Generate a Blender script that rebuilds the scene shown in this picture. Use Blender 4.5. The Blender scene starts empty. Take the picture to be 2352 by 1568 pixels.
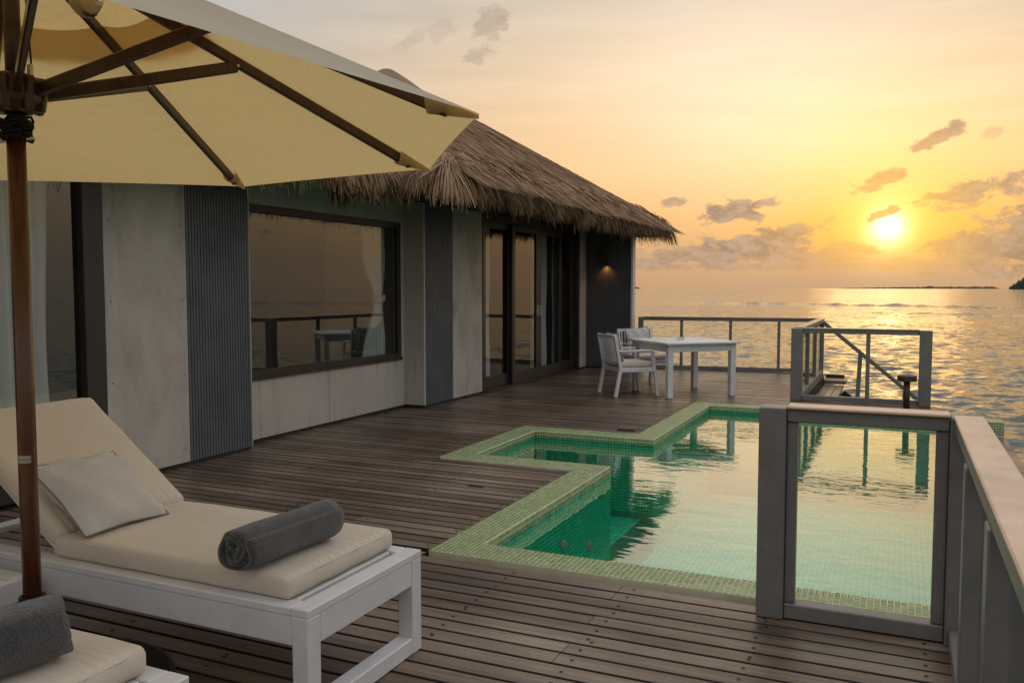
import bpy, bmesh, math, random
import numpy as np
from math import sin, cos, pi, radians, sqrt, atan, atan2, hypot, floor, exp
from mathutils import Vector, Matrix

random.seed(7); rng = np.random.default_rng(7)
S = bpy.context.scene
COL = S.collection

# ------------------------------------------------------------------ camera
FPX = 1950.0                                    # focal length in pixels of a 2352-wide frame
PITCH = atan(122 / FPX); YAW = atan(892 * cos(PITCH) / FPX); EYE = 1.5
fwd = Vector((-sin(YAW) * cos(PITCH), cos(YAW) * cos(PITCH), -sin(PITCH)))
rgt = Vector((cos(YAW), sin(YAW), 0)); upv = rgt.cross(fwd)
cam = bpy.data.cameras.new('camera'); camo = bpy.data.objects.new('camera', cam); COL.objects.link(camo)
cam.sensor_width = 36; cam.lens = FPX / 2352 * 36; cam.clip_start = 0.05; cam.clip_end = 60000
mw = Matrix.Identity(4)
for i, v in enumerate((rgt, upv, -fwd)):
    for r in range(3): mw[r][i] = v[r]
mw[2][3] = EYE
camo.matrix_world = mw
S.camera = camo

# ------------------------------------------------------------------ colour management
S.view_settings.view_transform = 'Standard'; S.view_settings.look = 'None'
S.view_settings.exposure = 0.74; S.view_settings.gamma = 1.0
S.view_settings.use_curve_mapping = False
S.cycles.use_denoising = True
S.cycles.max_bounces = 10; S.cycles.transparent_max_bounces = 16
S.cycles.caustics_reflective = False; S.cycles.caustics_refractive = False
S.cycles.sample_clamp_indirect = 6.0

# ------------------------------------------------------------------ node helper
class V:
    """a socket or number with arithmetic"""
    def __init__(s, nt, x): s.nt = nt; s.x = x
    def _m(s, op, *a, clamp=False):
        n = s.nt.nodes.new('ShaderNodeMath'); n.operation = op; n.use_clamp = clamp
        for i, v in enumerate((s,) + a):
            v = v.x if isinstance(v, V) else v
            if isinstance(v, (int, float)): n.inputs[i].default_value = v
            else: s.nt.links.new(v, n.inputs[i])
        return V(s.nt, n.outputs[0])
    def __add__(s, o): return s._m('ADD', o)
    __radd__ = __add__
    def __mul__(s, o): return s._m('MULTIPLY', o)
    __rmul__ = __mul__
    def __sub__(s, o): return s._m('SUBTRACT', o)
    def __rsub__(s, o): return (s * -1.0) + o
    def __truediv__(s, o): return s._m('DIVIDE', o)
    def pw(s, o): return s._m('POWER', o)
    def f(s, op, *a): return s._m(op, *a)
    def clamp(s): return s._m('ADD', 0.0, clamp=True)
    def smooth(s, a, b):
        n = s.nt.nodes.new('ShaderNodeMapRange'); n.interpolation_type = 'SMOOTHSTEP'
        s.nt.links.new(s.x, n.inputs[0])
        n.inputs[1].default_value = a; n.inputs[2].default_value = b; n.inputs[3].default_value = 0; n.inputs[4].default_value = 1
        return V(s.nt, n.outputs[0])
def comb(nt, a, b, c):
    n = nt.nodes.new('ShaderNodeCombineXYZ')
    for i, v in enumerate((a, b, c)):
        v = v.x if isinstance(v, V) else v
        if isinstance(v, (int, float)): n.inputs[i].default_value = v
        else: nt.links.new(v, n.inputs[i])
    return n.outputs[0]
def noise(nt, vec, scale, detail=4, rough=0.5, dist=0.0):
    n = nt.nodes.new('ShaderNodeTexNoise'); n.inputs['Scale'].default_value = scale
    n.inputs['Detail'].default_value = detail; n.inputs['Roughness'].default_value = rough; n.inputs['Distortion'].default_value = dist
    if vec is not None: nt.links.new(vec, n.inputs['Vector'])
    return V(nt, n.outputs['Fac'])
def ramp(nt, fac, stops):
    n = nt.nodes.new('ShaderNodeValToRGB'); e = n.color_ramp.elements
    while len(e) < len(stops): e.new(0.5)
    for el, (p, c) in zip(e, stops): el.position = p; el.color = (*c, 1)
    nt.links.new(fac.x, n.inputs[0]); return n.outputs[0]
def mixc(nt, fac, a, b, mode='MIX'):
    n = nt.nodes.new('ShaderNodeMix'); n.data_type = 'RGBA'; n.blend_type = mode
    for k, v in ((0, fac), (6, a), (7, b)):
        v = v.x if isinstance(v, V) else v
        if isinstance(v, (int, float)): n.inputs[k].default_value = v
        elif isinstance(v, tuple): n.inputs[k].default_value = (*v, 1)
        else: nt.links.new(v, n.inputs[k])
    return n.outputs[2]

# ------------------------------------------------------------------ world: hazy sunset sky
SUN_AZ, SUN_EL = -0.78, 3.78                    # degrees, azimuth from +Y towards +X
sund = Vector((sin(radians(SUN_AZ)) * cos(radians(SUN_EL)), cos(radians(SUN_AZ)) * cos(radians(SUN_EL)), sin(radians(SUN_EL))))
W = bpy.data.worlds.new('World'); S.world = W; W.use_nodes = True
nt = W.node_tree; nt.nodes.clear()
tc = nt.nodes.new('ShaderNodeTexCoord'); sp = nt.nodes.new('ShaderNodeSeparateXYZ'); nt.links.new(tc.outputs['Generated'], sp.inputs[0])
dx, dy, dz = (V(nt, sp.outputs[i]) for i in range(3))
RD = 57.29578
el = dz.f('ARCSINE') * RD
az = dx.f('ARCTAN2', dy) * RD
ssep = (dx * sund.x + dy * sund.y + dz * sund.z).f('MINIMUM', 1.0).f('ARCCOSINE') * RD     # angle from the sun
def gauss(v, s): return ((v / s).pw(2.0) * -1.0).f('EXPONENT')
elp = el.f('MAXIMUM', 0.0)
base = ramp(nt, (elp / 90.0).pw(0.5), [(p ** .5, c) for p, c in (
    (0.0, (.58, .355, .195)), (2 / 90, (.64, .39, .20)), (4.5 / 90, (.86, .50, .20)), (8 / 90, (.96, .615, .30)),
    (13 / 90, (.86, .62, .39)), (19 / 90, (.66, .56, .43)), (30 / 90, (.82, .79, .73)), (50 / 90, (.96, .94, .91)), (1.0, (1.04, 1.03, 1.01)))])
# away from the sun the haze is dimmer and greyer
away = ssep.smooth(19.0, 60.0)
base = mixc(nt, away, base, mixc(nt, 1.0, base, mixc(nt, elp.smooth(12.0, 36.0), (.58, .80, 1.25), (.90, .94, 1.04)), 'MULTIPLY'))
veil = noise(nt, comb(nt, az * 0.035, el * 0.16, 1.3), 1.0, 5, 0.6, 0.6)
cream = gauss((az + 7.0) + (el - 12.0) * 0.35, 13.0) * gauss(el - 12.5, 8.0) * (0.55 + veil * 0.9)
gold = gauss(ssep, 7.6) * elp.smooth(0.3, 3.2)
halo = gauss(ssep, 2.3)
core = gauss(ssep, 0.88)
def scaled(c, k):
    n = nt.nodes.new('ShaderNodeVectorMath'); n.operation = 'SCALE'; n.inputs[0].default_value = c
    nt.links.new(k.x, n.inputs['Scale']); return n.outputs[0]
def addv(a, b):
    n = nt.nodes.new('ShaderNodeVectorMath'); n.operation = 'ADD'; nt.links.new(a, n.inputs[0]); nt.links.new(b, n.inputs[1]); return n.outputs[0]
sky = addv(base, scaled((.30, .25, .21), cream))
sky = addv(sky, scaled((.34, .055, -.17), gold))
streak = noise(nt, comb(nt, az * 0.05 + el * 0.05, el * 0.5, 7.7), 1.3, 4, 0.6, 0.3)
sky = addv(sky, scaled((.22, .20, .16), (streak - 0.5) * el.smooth(5.0, 12.0)))
# clouds: (az, el, half width, half height, tilt deg, opacity)
cn = noise(nt, comb(nt, az * 0.55, el * 0.95, 3.1), 1.0, 7, 0.62, 0.35)
cn2 = noise(nt, comb(nt, az * 0.9, el * 1.8, 9.4), 1.0, 6, 0.6, 0.2)
CL = [(-9.9, 4.95, 2.7, .90, 4, .95), (-13.9, 5.6, .9, .36, 4, .75), (-4.05, 4.4, .75, .36, 10, .75), (-1.15, 4.52, 1.35, .36, 22, .97),
      (-1.35, 6.7, 1.8, .62, 18, .88), (1.95, 9.0, 2.3, .52, 24, .85), (4.5, 8.95, .8, .55, 20, .4), (3.9, 5.65, 2.9, .85, 12, .95),
      (-8.0, 2.75, 5.0, 1.35, 2, .95), (-11.5, 2.25, 4.2, .6, 2, .7), (6.2, 2.8, 6.0, 2.2, 12, 1.0), (-11.0, 2.2, 7.0, .95, 0, .7), (-3.2, 2.3, 2.6, .8, 0, .7), (-8, 1.45, 12, .42, 0, .5), (3, 1.5, 7, .5, 0, .5),
      (-25.9, 16.9, 1.3, 1.2, 40, .45), (-27.0, 14.9, 1.2, .6, 5, .38), (-31.2, 15.8, 1.3, .7, 20, .22), (-29.2, 16.6, 1.2, .8, 25, .18)]
mask = None
for (a, e, wa, we, t, op) in CL:
    ct, st = cos(radians(t)), sin(radians(t))
    u = (az - a) * (ct / wa) + (el - e) * (st / wa); v = (el - e) * (ct / we) - (az - a) * (st / we)
    d = (u * u + v * v).f('SQRT')
    m = ((1.0 - d) * 0.95 + (cn - 0.5) * 2.6 + (cn2 - 0.5) * 1.3).smooth(0.02, 0.48) * d.smooth(1.7, 1.1) * op
    mask = m if mask is None else mask.f('MAXIMUM', m)
# the same broken cumulus goes on round the rest of the horizon
far = (az + 12.0).f('ABSOLUTE').smooth(26.0, 40.0)
gm = (cn * 1.0 + cn2 * 0.4 - 0.70).smooth(0.06, 0.22) * gauss(el - 4.0, 3.2) * far * 0.8
mask = mask.f('MAXIMUM', gm)
cshade = mixc(nt, cn2.smooth(0.35, 0.7), (.29, .215, .175), (.50, .37, .285))
cshade = mixc(nt, gauss(ssep, 5.5), cshade, (.88, .50, .13))
cshade = mixc(nt, away, cshade, (.16, .17, .19))
sky = mixc(nt, mask, sky, cshade)
thru = 1.0 - mask * 0.93
sky = addv(sky, scaled((.55, .36, .12), halo * thru))
sky = addv(sky, scaled((2.6, 2.1, 1.2), core * thru))
below = el.smooth(-1.0, 0.0)
sky = mixc(nt, below, (.10, .09, .08), sky)
nish = nt.nodes.new('ShaderNodeTexSky'); nish.sky_type = 'NISHITA'; nish.sun_disc = False
nish.sun_elevation = radians(SUN_EL); nish.sun_rotation = radians(SUN_AZ); nish.dust_density = 4.0
bg1 = nt.nodes.new('ShaderNodeBackground'); bg1.inputs[1].default_value = 0.002; nt.links.new(nish.outputs[0], bg1.inputs[0])
bg2 = nt.nodes.new('ShaderNodeBackground'); bg2.inputs[1].default_value = 0.585; nt.links.new(sky, bg2.inputs[0])
ad = nt.nodes.new('ShaderNodeAddShader'); nt.links.new(bg1.outputs[0], ad.inputs[0]); nt.links.new(bg2.outputs[0], ad.inputs[1])
wo = nt.nodes.new('ShaderNodeOutputWorld'); nt.links.new(ad.outputs[0], wo.inputs[0])
W.cycles.sampling_method = 'MANUAL'; W.cycles.sample_map_resolution = 1024

sl = bpy.data.lights.new('sun', 'SUN'); sl.energy = 0.012; sl.angle = radians(9.0); sl.color = (1.0, .62, .30)
so = bpy.data.objects.new('sun', sl); COL.objects.link(so)
so.rotation_euler = (-sund).to_track_quat('-Z', 'Y').to_euler()

# ------------------------------------------------------------------ materials
def newmat(name):
    m = bpy.data.materials.new(name); m.use_nodes = True; t = m.node_tree; t.nodes.clear()
    o = t.nodes.new('ShaderNodeOutputMaterial'); p = t.nodes.new('ShaderNodeBsdfPrincipled'); t.links.new(p.outputs[0], o.inputs[0])
    return m, t, p, o
def bump(t, p, h, strength, dist=0.01):
    b = t.nodes.new('ShaderNodeBump'); b.inputs['Strength'].default_value = strength; b.inputs['Distance'].default_value = dist
    t.links.new(h.x if isinstance(h, V) else h, b.inputs['Height'])
    for q in (p if isinstance(p, (list, tuple)) else [p]): t.links.new(b.outputs[0], q.inputs['Normal'])
    return b
def pos(t): return t.nodes.new('ShaderNodeNewGeometry').outputs['Position']
def objc(t): return t.nodes.new('ShaderNodeTexCoord').outputs['Object']
def sepv(t, s):
    n = t.nodes.new('ShaderNodeSeparateXYZ'); t.links.new(s, n.inputs[0]); return [V(t, n.outputs[i]) for i in range(3)]
def island(t):
    a = V(t, t.nodes.new('ShaderNodeNewGeometry').outputs['Random Per Island'])
    b = V(t, t.nodes.new('ShaderNodeObjectInfo').outputs['Random'])
    return (a + b).f('FRACT')
def simple(name, c, rough=.5, var=.15, vscale=6, bs=.15, bscale=60, metal=0, spec=.5):
    m, t, p, o = newmat(name)
    n = noise(t, pos(t), vscale, 5, .6)
    c0 = tuple(x * (1 - var) for x in c); c1 = tuple(min(1, x * (1 + var)) for x in c)
    t.links.new(ramp(t, n, [(.3, c0), (.7, c1)]), p.inputs['Base Color'])
    n2 = noise(t, pos(t), bscale, 4, .6)
    t.links.new((n2 * .25 + (rough - .12)).clamp().x, p.inputs['Roughness'])
    p.inputs['Metallic'].default_value = metal; p.inputs['Specular IOR Level'].default_value = spec
    if bs: bump(t, p, n2, bs, .003)
    return m
MT = {}
# weathered hardwood of the deck
def deckwood(name, axis=0, tint=(1, 1, 1)):
    m, t, p, o = newmat(name)
    x, y, z = sepv(t, pos(t)); r = island(t)
    if axis == 1: x, y = y, x
    gv = comb(t, x * 1.6 + r * 37.0, y * 55.0, r * 11.0 + z * 20)
    g = noise(t, gv, 1.0, 6, .65, .4)
    streak_ = noise(t, comb(t, x * .55 + r * 19.0, y * 14.0, r * 5.0), 1.0, 4, .6, .8)
    blotch = noise(t, comb(t, x * .9, y * .9, 4.0), 1.0, 5, .6)
    f = g * .5 + streak_ * .42 + (r - .5) * .22 + (blotch - .5) * .75 + .04
    tt = lambda c: tuple(a * b for a, b in zip(c, tint))
    c = ramp(t, f, [(.24, tt((.046, .028, .017))), (.42, tt((.118, .077, .050))), (.6, tt((.205, .145, .100))), (.8, tt((.35, .275, .205)))])
    t.links.new(c, p.inputs['Base Color'])
    t.links.new((.60 - blotch * .32 - g * .12).clamp().x, p.inputs['Roughness'])
    p.inputs['Specular IOR Level'].default_value = .45
    bump(t, p, g * .6 + streak_ * .4, .55, .004)
    return m
MT['deck'] = deckwood('weathered_deck_wood')
MT['deck_y'] = deckwood('weathered_plank_wood', 1)
MT['plankside'] = simple('gap_shade_plank_edge', (.026, .019, .014), .85)  # shade of the board gaps, put into the colour of sides and bevels
MT['subfloor'] = simple('shade_dark_joist_wood', (.008, .006, .005), .9)  # near-black colour stands in for the shade under the deck gaps
MT['screw'] = simple('rusty_screw', (.035, .018, .010), .5, .4, 40, 0, metal=.4)
# cement board with faint trowel marks
def stained(name, c):
    m, t, p, o = newmat(name); x, y, z = sepv(t, pos(t))
    a = noise(t, pos(t), 2.0, 5, .6); d = noise(t, comb(t, x * 9, y * 9, z * .8), 1.0, 4, .6, .3); low = z.smooth(.38, .03) * .5 + z.smooth(.35, .62) * z.smooth(.64, .62) * .7
    c1 = ramp(t, a, [(.3, tuple(v * .9 for v in c)), (.7, tuple(min(1, v * 1.06) for v in c))])
    t.links.new(mixc(t, (d.smooth(.48, .75) * (low * .8 + .12)).clamp(), c1, (.22, .155, .10)), p.inputs['Base Color'])
    p.inputs['Roughness'].default_value = .6; bump(t, p, noise(t, pos(t), 45, 4, .6), .12, .003); return m
def cement(name, c):
    m, t, p, o = newmat(name); P = pos(t)
    x, y, z = sepv(t, P)
    a = noise(t, comb(t, x * 3, y * 3, z * 1.2), 1.0, 6, .62, .5); b = noise(t, P, 38, 5, .7); s = noise(t, comb(t, x * 16, y * 16, z * 7), 1.0, 5, .75, 1.2)
    f = a * .65 + b * .2 + s * .15
    t.links.new(ramp(t, f, [(.34, tuple(v * .58 for v in c)), (.48, tuple(v * .93 for v in c)), (.62, tuple(min(1, v * 1.16) for v in c))]), p.inputs['Base Color'])
    p.inputs['Roughness'].default_value = .72
    bump(t, p, s * .6 + b * .4, .35, .004)
    return m
MT['cement'] = cement('textured_cement_board', (.47, .43, .37))
MT['board'] = stained('smooth_cement_board', (.50, .462, .405))
MT['clad'] = simple('grey_ribbed_cladding', (.098, .106, .118), .55, .2, 3, .1, 40)
MT['bronze'] = simple('dark_bronze_frame', (.030, .024, .019), .38, .25, 5, .05, 60)
MT['darkwood'] = simple('dark_soffit_wood', (.022, .017, .013), .7, .3, 4)
MT['white'] = simple('white_painted_wood', (.68, .67, .665), .42, .06, 7, .12, 55)
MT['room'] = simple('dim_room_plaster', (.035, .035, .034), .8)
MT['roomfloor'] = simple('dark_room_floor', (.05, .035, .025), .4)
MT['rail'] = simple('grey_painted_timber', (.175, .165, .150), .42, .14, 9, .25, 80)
MT['railtop'] = simple('sunlit_timber_top', (.58, .42, .30), .42, .14, 7, .25, 60)  # warm sunlight on the top boards is put into this colour
MT['metal'] = simple('brushed_metal', (.6, .57, .52), .3, .1, 10, 0, metal=1)
MT['black'] = simple('black_metal', (.012, .012, .012), .45)
MT['brownmetal'] = simple('brown_lamp_metal', (.045, .030, .018), .5)
MT['granite'] = simple('black_granite', (.010, .011, .011), .5)
MT['rope'] = simple('black_rope', (.012, .012, .013), .8, .2, 80, .6, 300)
# varnished umbrella wood
def varnish(name, c0, c1):
    m, t, p, o = newmat(name); P = objc(t); x, y, z = sepv(t, P)
    g = noise(t, comb(t, x * 40, y * 40, z * 4), 1.0, 5, .6, .6)
    t.links.new(ramp(t, g, [(.3, c0), (.7, c1)]), p.inputs['Base Color'])
    p.inputs['Roughness'].default_value = .33; p.inputs['Coat Weight'].default_value = .25
    bump(t, p, g, .15, .002); return m
MT['pole'] = varnish('varnished_reddish_wood', (.055, .015, .006), (.13, .040, .015))
MT['ribwood'] = varnish('dark_stained_wood', (.040, .016, .009), (.085, .034, .017))
# fabrics
def fabric(name, c, trans=None, wr=.35, wscale=(3, 3, 3), weave=900, sheen=.1):
    m, t, p, o = newmat(name); P = objc(t)
    x, y, z = sepv(t, P)
    w = noise(t, comb(t, x * wscale[0], y * wscale[1], z * wscale[2]), 1.0, 5, .55, .5)
    f = noise(t, P, weave, 2, .5)
    n = noise(t, P, 2.0, 4, .6)
    t.links.new(ramp(t, n, [(.3, tuple(v * .93 for v in c)), (.7, tuple(min(1, v * 1.05) for v in c))]), p.inputs['Base Color'])
    p.inputs['Roughness'].default_value = .85; p.inputs['Sheen Weight'].default_value = sheen; p.inputs['Specular IOR Level'].default_value = .2
    b = bump(t, p, w * .97 + f * .03, wr, .03)
    if trans:
        tr = t.nodes.new('ShaderNodeBsdfTranslucent'); tr.inputs[0].default_value = (*trans[1], 1); t.links.new(b.outputs[0], tr.inputs['Normal'])
        mx = t.nodes.new('ShaderNodeMixShader'); mx.inputs[0].default_value = trans[0]
        t.links.new(p.outputs[0], mx.inputs[1]); t.links.new(tr.outputs[0], mx.inputs[2]); t.links.new(mx.outputs[0], o.inputs[0])
    return m
MT['canvas'] = fabric('cream_umbrella_canvas', (.69, .60, .45), (.45, (.96, .68, .27)), .45, (7, 7, 30))
MT['cushion'] = fabric('beige_outdoor_fabric', (.66, .575, .47), None, .55, (3.0, 5.0, 3.0))
MT['pillow'] = fabric('pale_grey_fabric', (.60, .575, .54), None, .6, (7, 7, 7))
MT['piping'] = fabric('grey_piping', (.22, .20, .19), None, .1)
MT['curtain'] = fabric('white_curtain', (.86, .88, .87), (.30, (.85, .87, .85)), .25, (9, 9, 1.2))
def terry(name):
    m, t, p, o = newmat(name); P = objc(t)
    a = noise(t, P, 190, 3, .7); b = noise(t, P, 16, 4, .6)
    t.links.new(ramp(t, a * .55 + b * .45, [(.34, (.030, .030, .030)), (.5, (.060, .058, .057)), (.68, (.115, .112, .11))]), p.inputs['Base Color'])
    p.inputs['Roughness'].default_value = 1; p.inputs['Sheen Weight'].default_value = .5; p.inputs['Sheen Roughness'].default_value = .5; p.inputs['Specular IOR Level'].default_value = .05
    bump(t, p, a * .6 + b * .4, 1.0, .012); return m
MT['towel'] = terry('charcoal_terry_cloth')
# thatch
def thatch(name, k=1.0):
    m, t, p, o = newmat(name); r = island(t); P = pos(t)
    n = noise(t, P, 1.3, 4, .6)
    f = r * .55 + n * .5 - .02
    t.links.new(ramp(t, f, [(.1, (.06 * k, .038 * k, .023 * k)), (.4, (.20 * k, .124 * k, .070 * k)), (.7, (.31 * k, .195 * k, .108 * k)), (1, (.42 * k, .275 * k, .158 * k))]), p.inputs['Base Color'])
    p.inputs['Roughness'].default_value = .75; p.inputs['Specular IOR Level'].default_value = .3
    return m
MT['thatch'] = thatch('dry_palm_thatch', 1.45)
def thatchbase(name):
    m, t, p, o = newmat(name); x, y, z = sepv(t, pos(t))
    n = noise(t, comb(t, (x + z) * 1.2, y * 30, 0.0), 1.0, 6, .7, .5); b = noise(t, pos(t), .9, 4, .6)
    t.links.new(ramp(t, n * .6 + b * .4, [(.3, (.12, .075, .044)), (.5, (.25, .16, .094)), (.72, (.35, .235, .142))]), p.inputs['Base Color'])
    p.inputs['Roughness'].default_value = .85; bump(t, p, n, .9, .03); return m
MT['thatchbase'] = thatchbase('matted_thatch')
# glass mosaic
def mosaic(name, stops, rough=.07):
    m, t, p, o = newmat(name); r = island(t); n = noise(t, pos(t), 1.1, 3, .5)
    t.links.new(ramp(t, r * .7 + n * .3, stops), p.inputs['Base Color'])
    p.inputs['Roughness'].default_value = rough; p.inputs['Specular IOR Level'].default_value = .75
    b = noise(t, pos(t), 55, 2, .5); bump(t, p, b, .12, .004); return m
MT['tile'] = mosaic('green_glass_mosaic', [(.1, (.18, .25, .09)), (.5, (.235, .31, .12)), (.9, (.30, .37, .16))])
MT['tiledeep'] = mosaic('emerald_pool_mosaic', [(.1, (.006, .60, .30)), (.5, (.012, .74, .40)), (.9, (.03, .82, .50))], .25)
MT['tileband'] = mosaic('waterline_mosaic', [(.1, (.02, .13, .05)), (.5, (.035, .19, .07)), (.9, (.06, .26, .10))])
MT['grout'] = simple('pale_grout', (.74, .68, .47), .85, .15, 8)
MT['groutdeep'] = simple('green_grout', (.05, .36, .22), .85, .15, 8)
# panes and water: reflection by Fresnel over a clear body
def clear(name, ior, tint, rough=0.0, hfun=None, bs=.1, bd=.01, schlick=None):
    m = bpy.data.materials.new(name); m.use_nodes = True; t = m.node_tree; t.nodes.clear()
    o = t.nodes.new('ShaderNodeOutputMaterial'); g = t.nodes.new('ShaderNodeBsdfGlossy'); g.inputs['Roughness'].default_value = rough
    tr = t.nodes.new('ShaderNodeBsdfTransparent'); tr.inputs[0].default_value = (*tint, 1)
    fr = t.nodes.new('ShaderNodeFresnel')            # the same reflectance from either side of the sheet
    bf = V(t, t.nodes.new('ShaderNodeNewGeometry').outputs['Backfacing']); t.links.new((bf * (1 / ior - ior) + ior).x, fr.inputs[0])
    mx = t.nodes.new('ShaderNodeMixShader'); t.links.new(fr.outputs[0], mx.inputs[0]); t.links.new(tr.outputs[0], mx.inputs[1]); t.links.new(g.outputs[0], mx.inputs[2]); t.links.new(mx.outputs[0], o.inputs[0])
    if hfun: bn = bump(t, [g, fr], hfun(t), bs, bd)
    if schlick:                                       # reflectance rising from r0 face-on to 1 at grazing
        r0, pw_ = schlick; dt = t.nodes.new('ShaderNodeVectorMath'); dt.operation = 'DOT_PRODUCT'
        t.links.new(bn.outputs[0], dt.inputs[0]); t.links.new(t.nodes.new('ShaderNodeNewGeometry').outputs['Incoming'], dt.inputs[1])
        k = (1.0 - V(t, dt.outputs['Value']).f('ABSOLUTE')).f('MAXIMUM', 0.0).pw(pw_) * (1 - r0) + r0
        t.links.new(k.x, mx.inputs[0])
    return m
MT['glass'] = clear('window_glass', 2.3, (.86, .90, .87), 0.0, lambda t: noise(t, pos(t), .8, 2, .5), .02, .05)
MT['railglass'] = clear('clear_rail_glass', 1.25, (.97, .985, .975))
def poolh(t):
    x, y, z = sepv(t, pos(t))
    a = noise(t, comb(t, x * 1.0, y * 2.4, 0.0), 2.0, 3, .5, .4); b = noise(t, comb(t, x * 2.2, y * 6.0, 3.0), 2.4, 2, .5, .6)
    patch = noise(t, comb(t, x, y, 8.0), .55, 2, .5).smooth(.38, .62)
    return a * .5 + b * (.06 + patch * .12)
MT['poolwater'] = clear('still_pool_water', 3.8, (.93, 1.0, .975), 0.0, poolh, .20, .03, (.03, 1.9))
def seamat():
    m, t, p, o = newmat('open_sea_water')
    x, y, z = sepv(t, pos(t))
    p.inputs['Base Color'].default_value = (.030, .045, .036, 1); p.inputs['Roughness'].default_value = .06; p.inputs['IOR'].default_value = 1.36
    def nz(sc, off):
        n = t.nodes.new('ShaderNodeTexNoise'); n.inputs['Scale'].default_value = sc; n.inputs['Detail'].default_value = 3; n.inputs['Roughness'].default_value = .6
        t.links.new(comb(t, x * .75, y * 1.25, off), n.inputs['Vector']); return sepv(t, n.outputs['Color'])
    a = nz(3.0, 0.0); b = nz(1.05, 5.0); gust = noise(t, comb(t, x * .5, y, 3.0), .05, 3, .6).smooth(.3, .7) * .7 + .55
    g = t.nodes.new('ShaderNodeNewGeometry'); N = sepv(t, g.outputs['Normal'])
    nx = N[0] + ((a[0] - .5) * .75 + (b[0] - .5) * .5) * gust; ny = N[1] + ((a[1] - .5) * 1.0 + (b[1] - .5) * .7) * gust
    nn = t.nodes.new('ShaderNodeVectorMath'); nn.operation = 'NORMALIZE'; t.links.new(comb(t, nx, ny, N[2]), nn.inputs[0]); t.links.new(nn.outputs[0], p.inputs['Normal'])
    return m
MT['sea'] = seamat()
MT['island'] = simple('hazed_tree_cover', (.11, .085, .06), .9, .4, .05, 0)  # lightened colour stands in for distance haze
MT['islandgreen'] = simple('dark_island_trees', (.022, .032, .014), .9, .5, .08, 0)
def emis(name, c, s):
    m = bpy.data.materials.new(name); m.use_nodes = True; t = m.node_tree; t.nodes.clear()
    o = t.nodes.new('ShaderNodeOutputMaterial'); e = t.nodes.new('ShaderNodeEmission'); e.inputs[0].default_value = (*c, 1); e.inputs[1].default_value = s
    t.links.new(e.outputs[0], o.inputs[0]); return m
MT['bulb'] = emis('warm_lit_bulb', (1, .45, .10), 1.6)
MT['ashglass'] = clear('ashtray_glass', 1.7, (.85, .9, .88))

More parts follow.
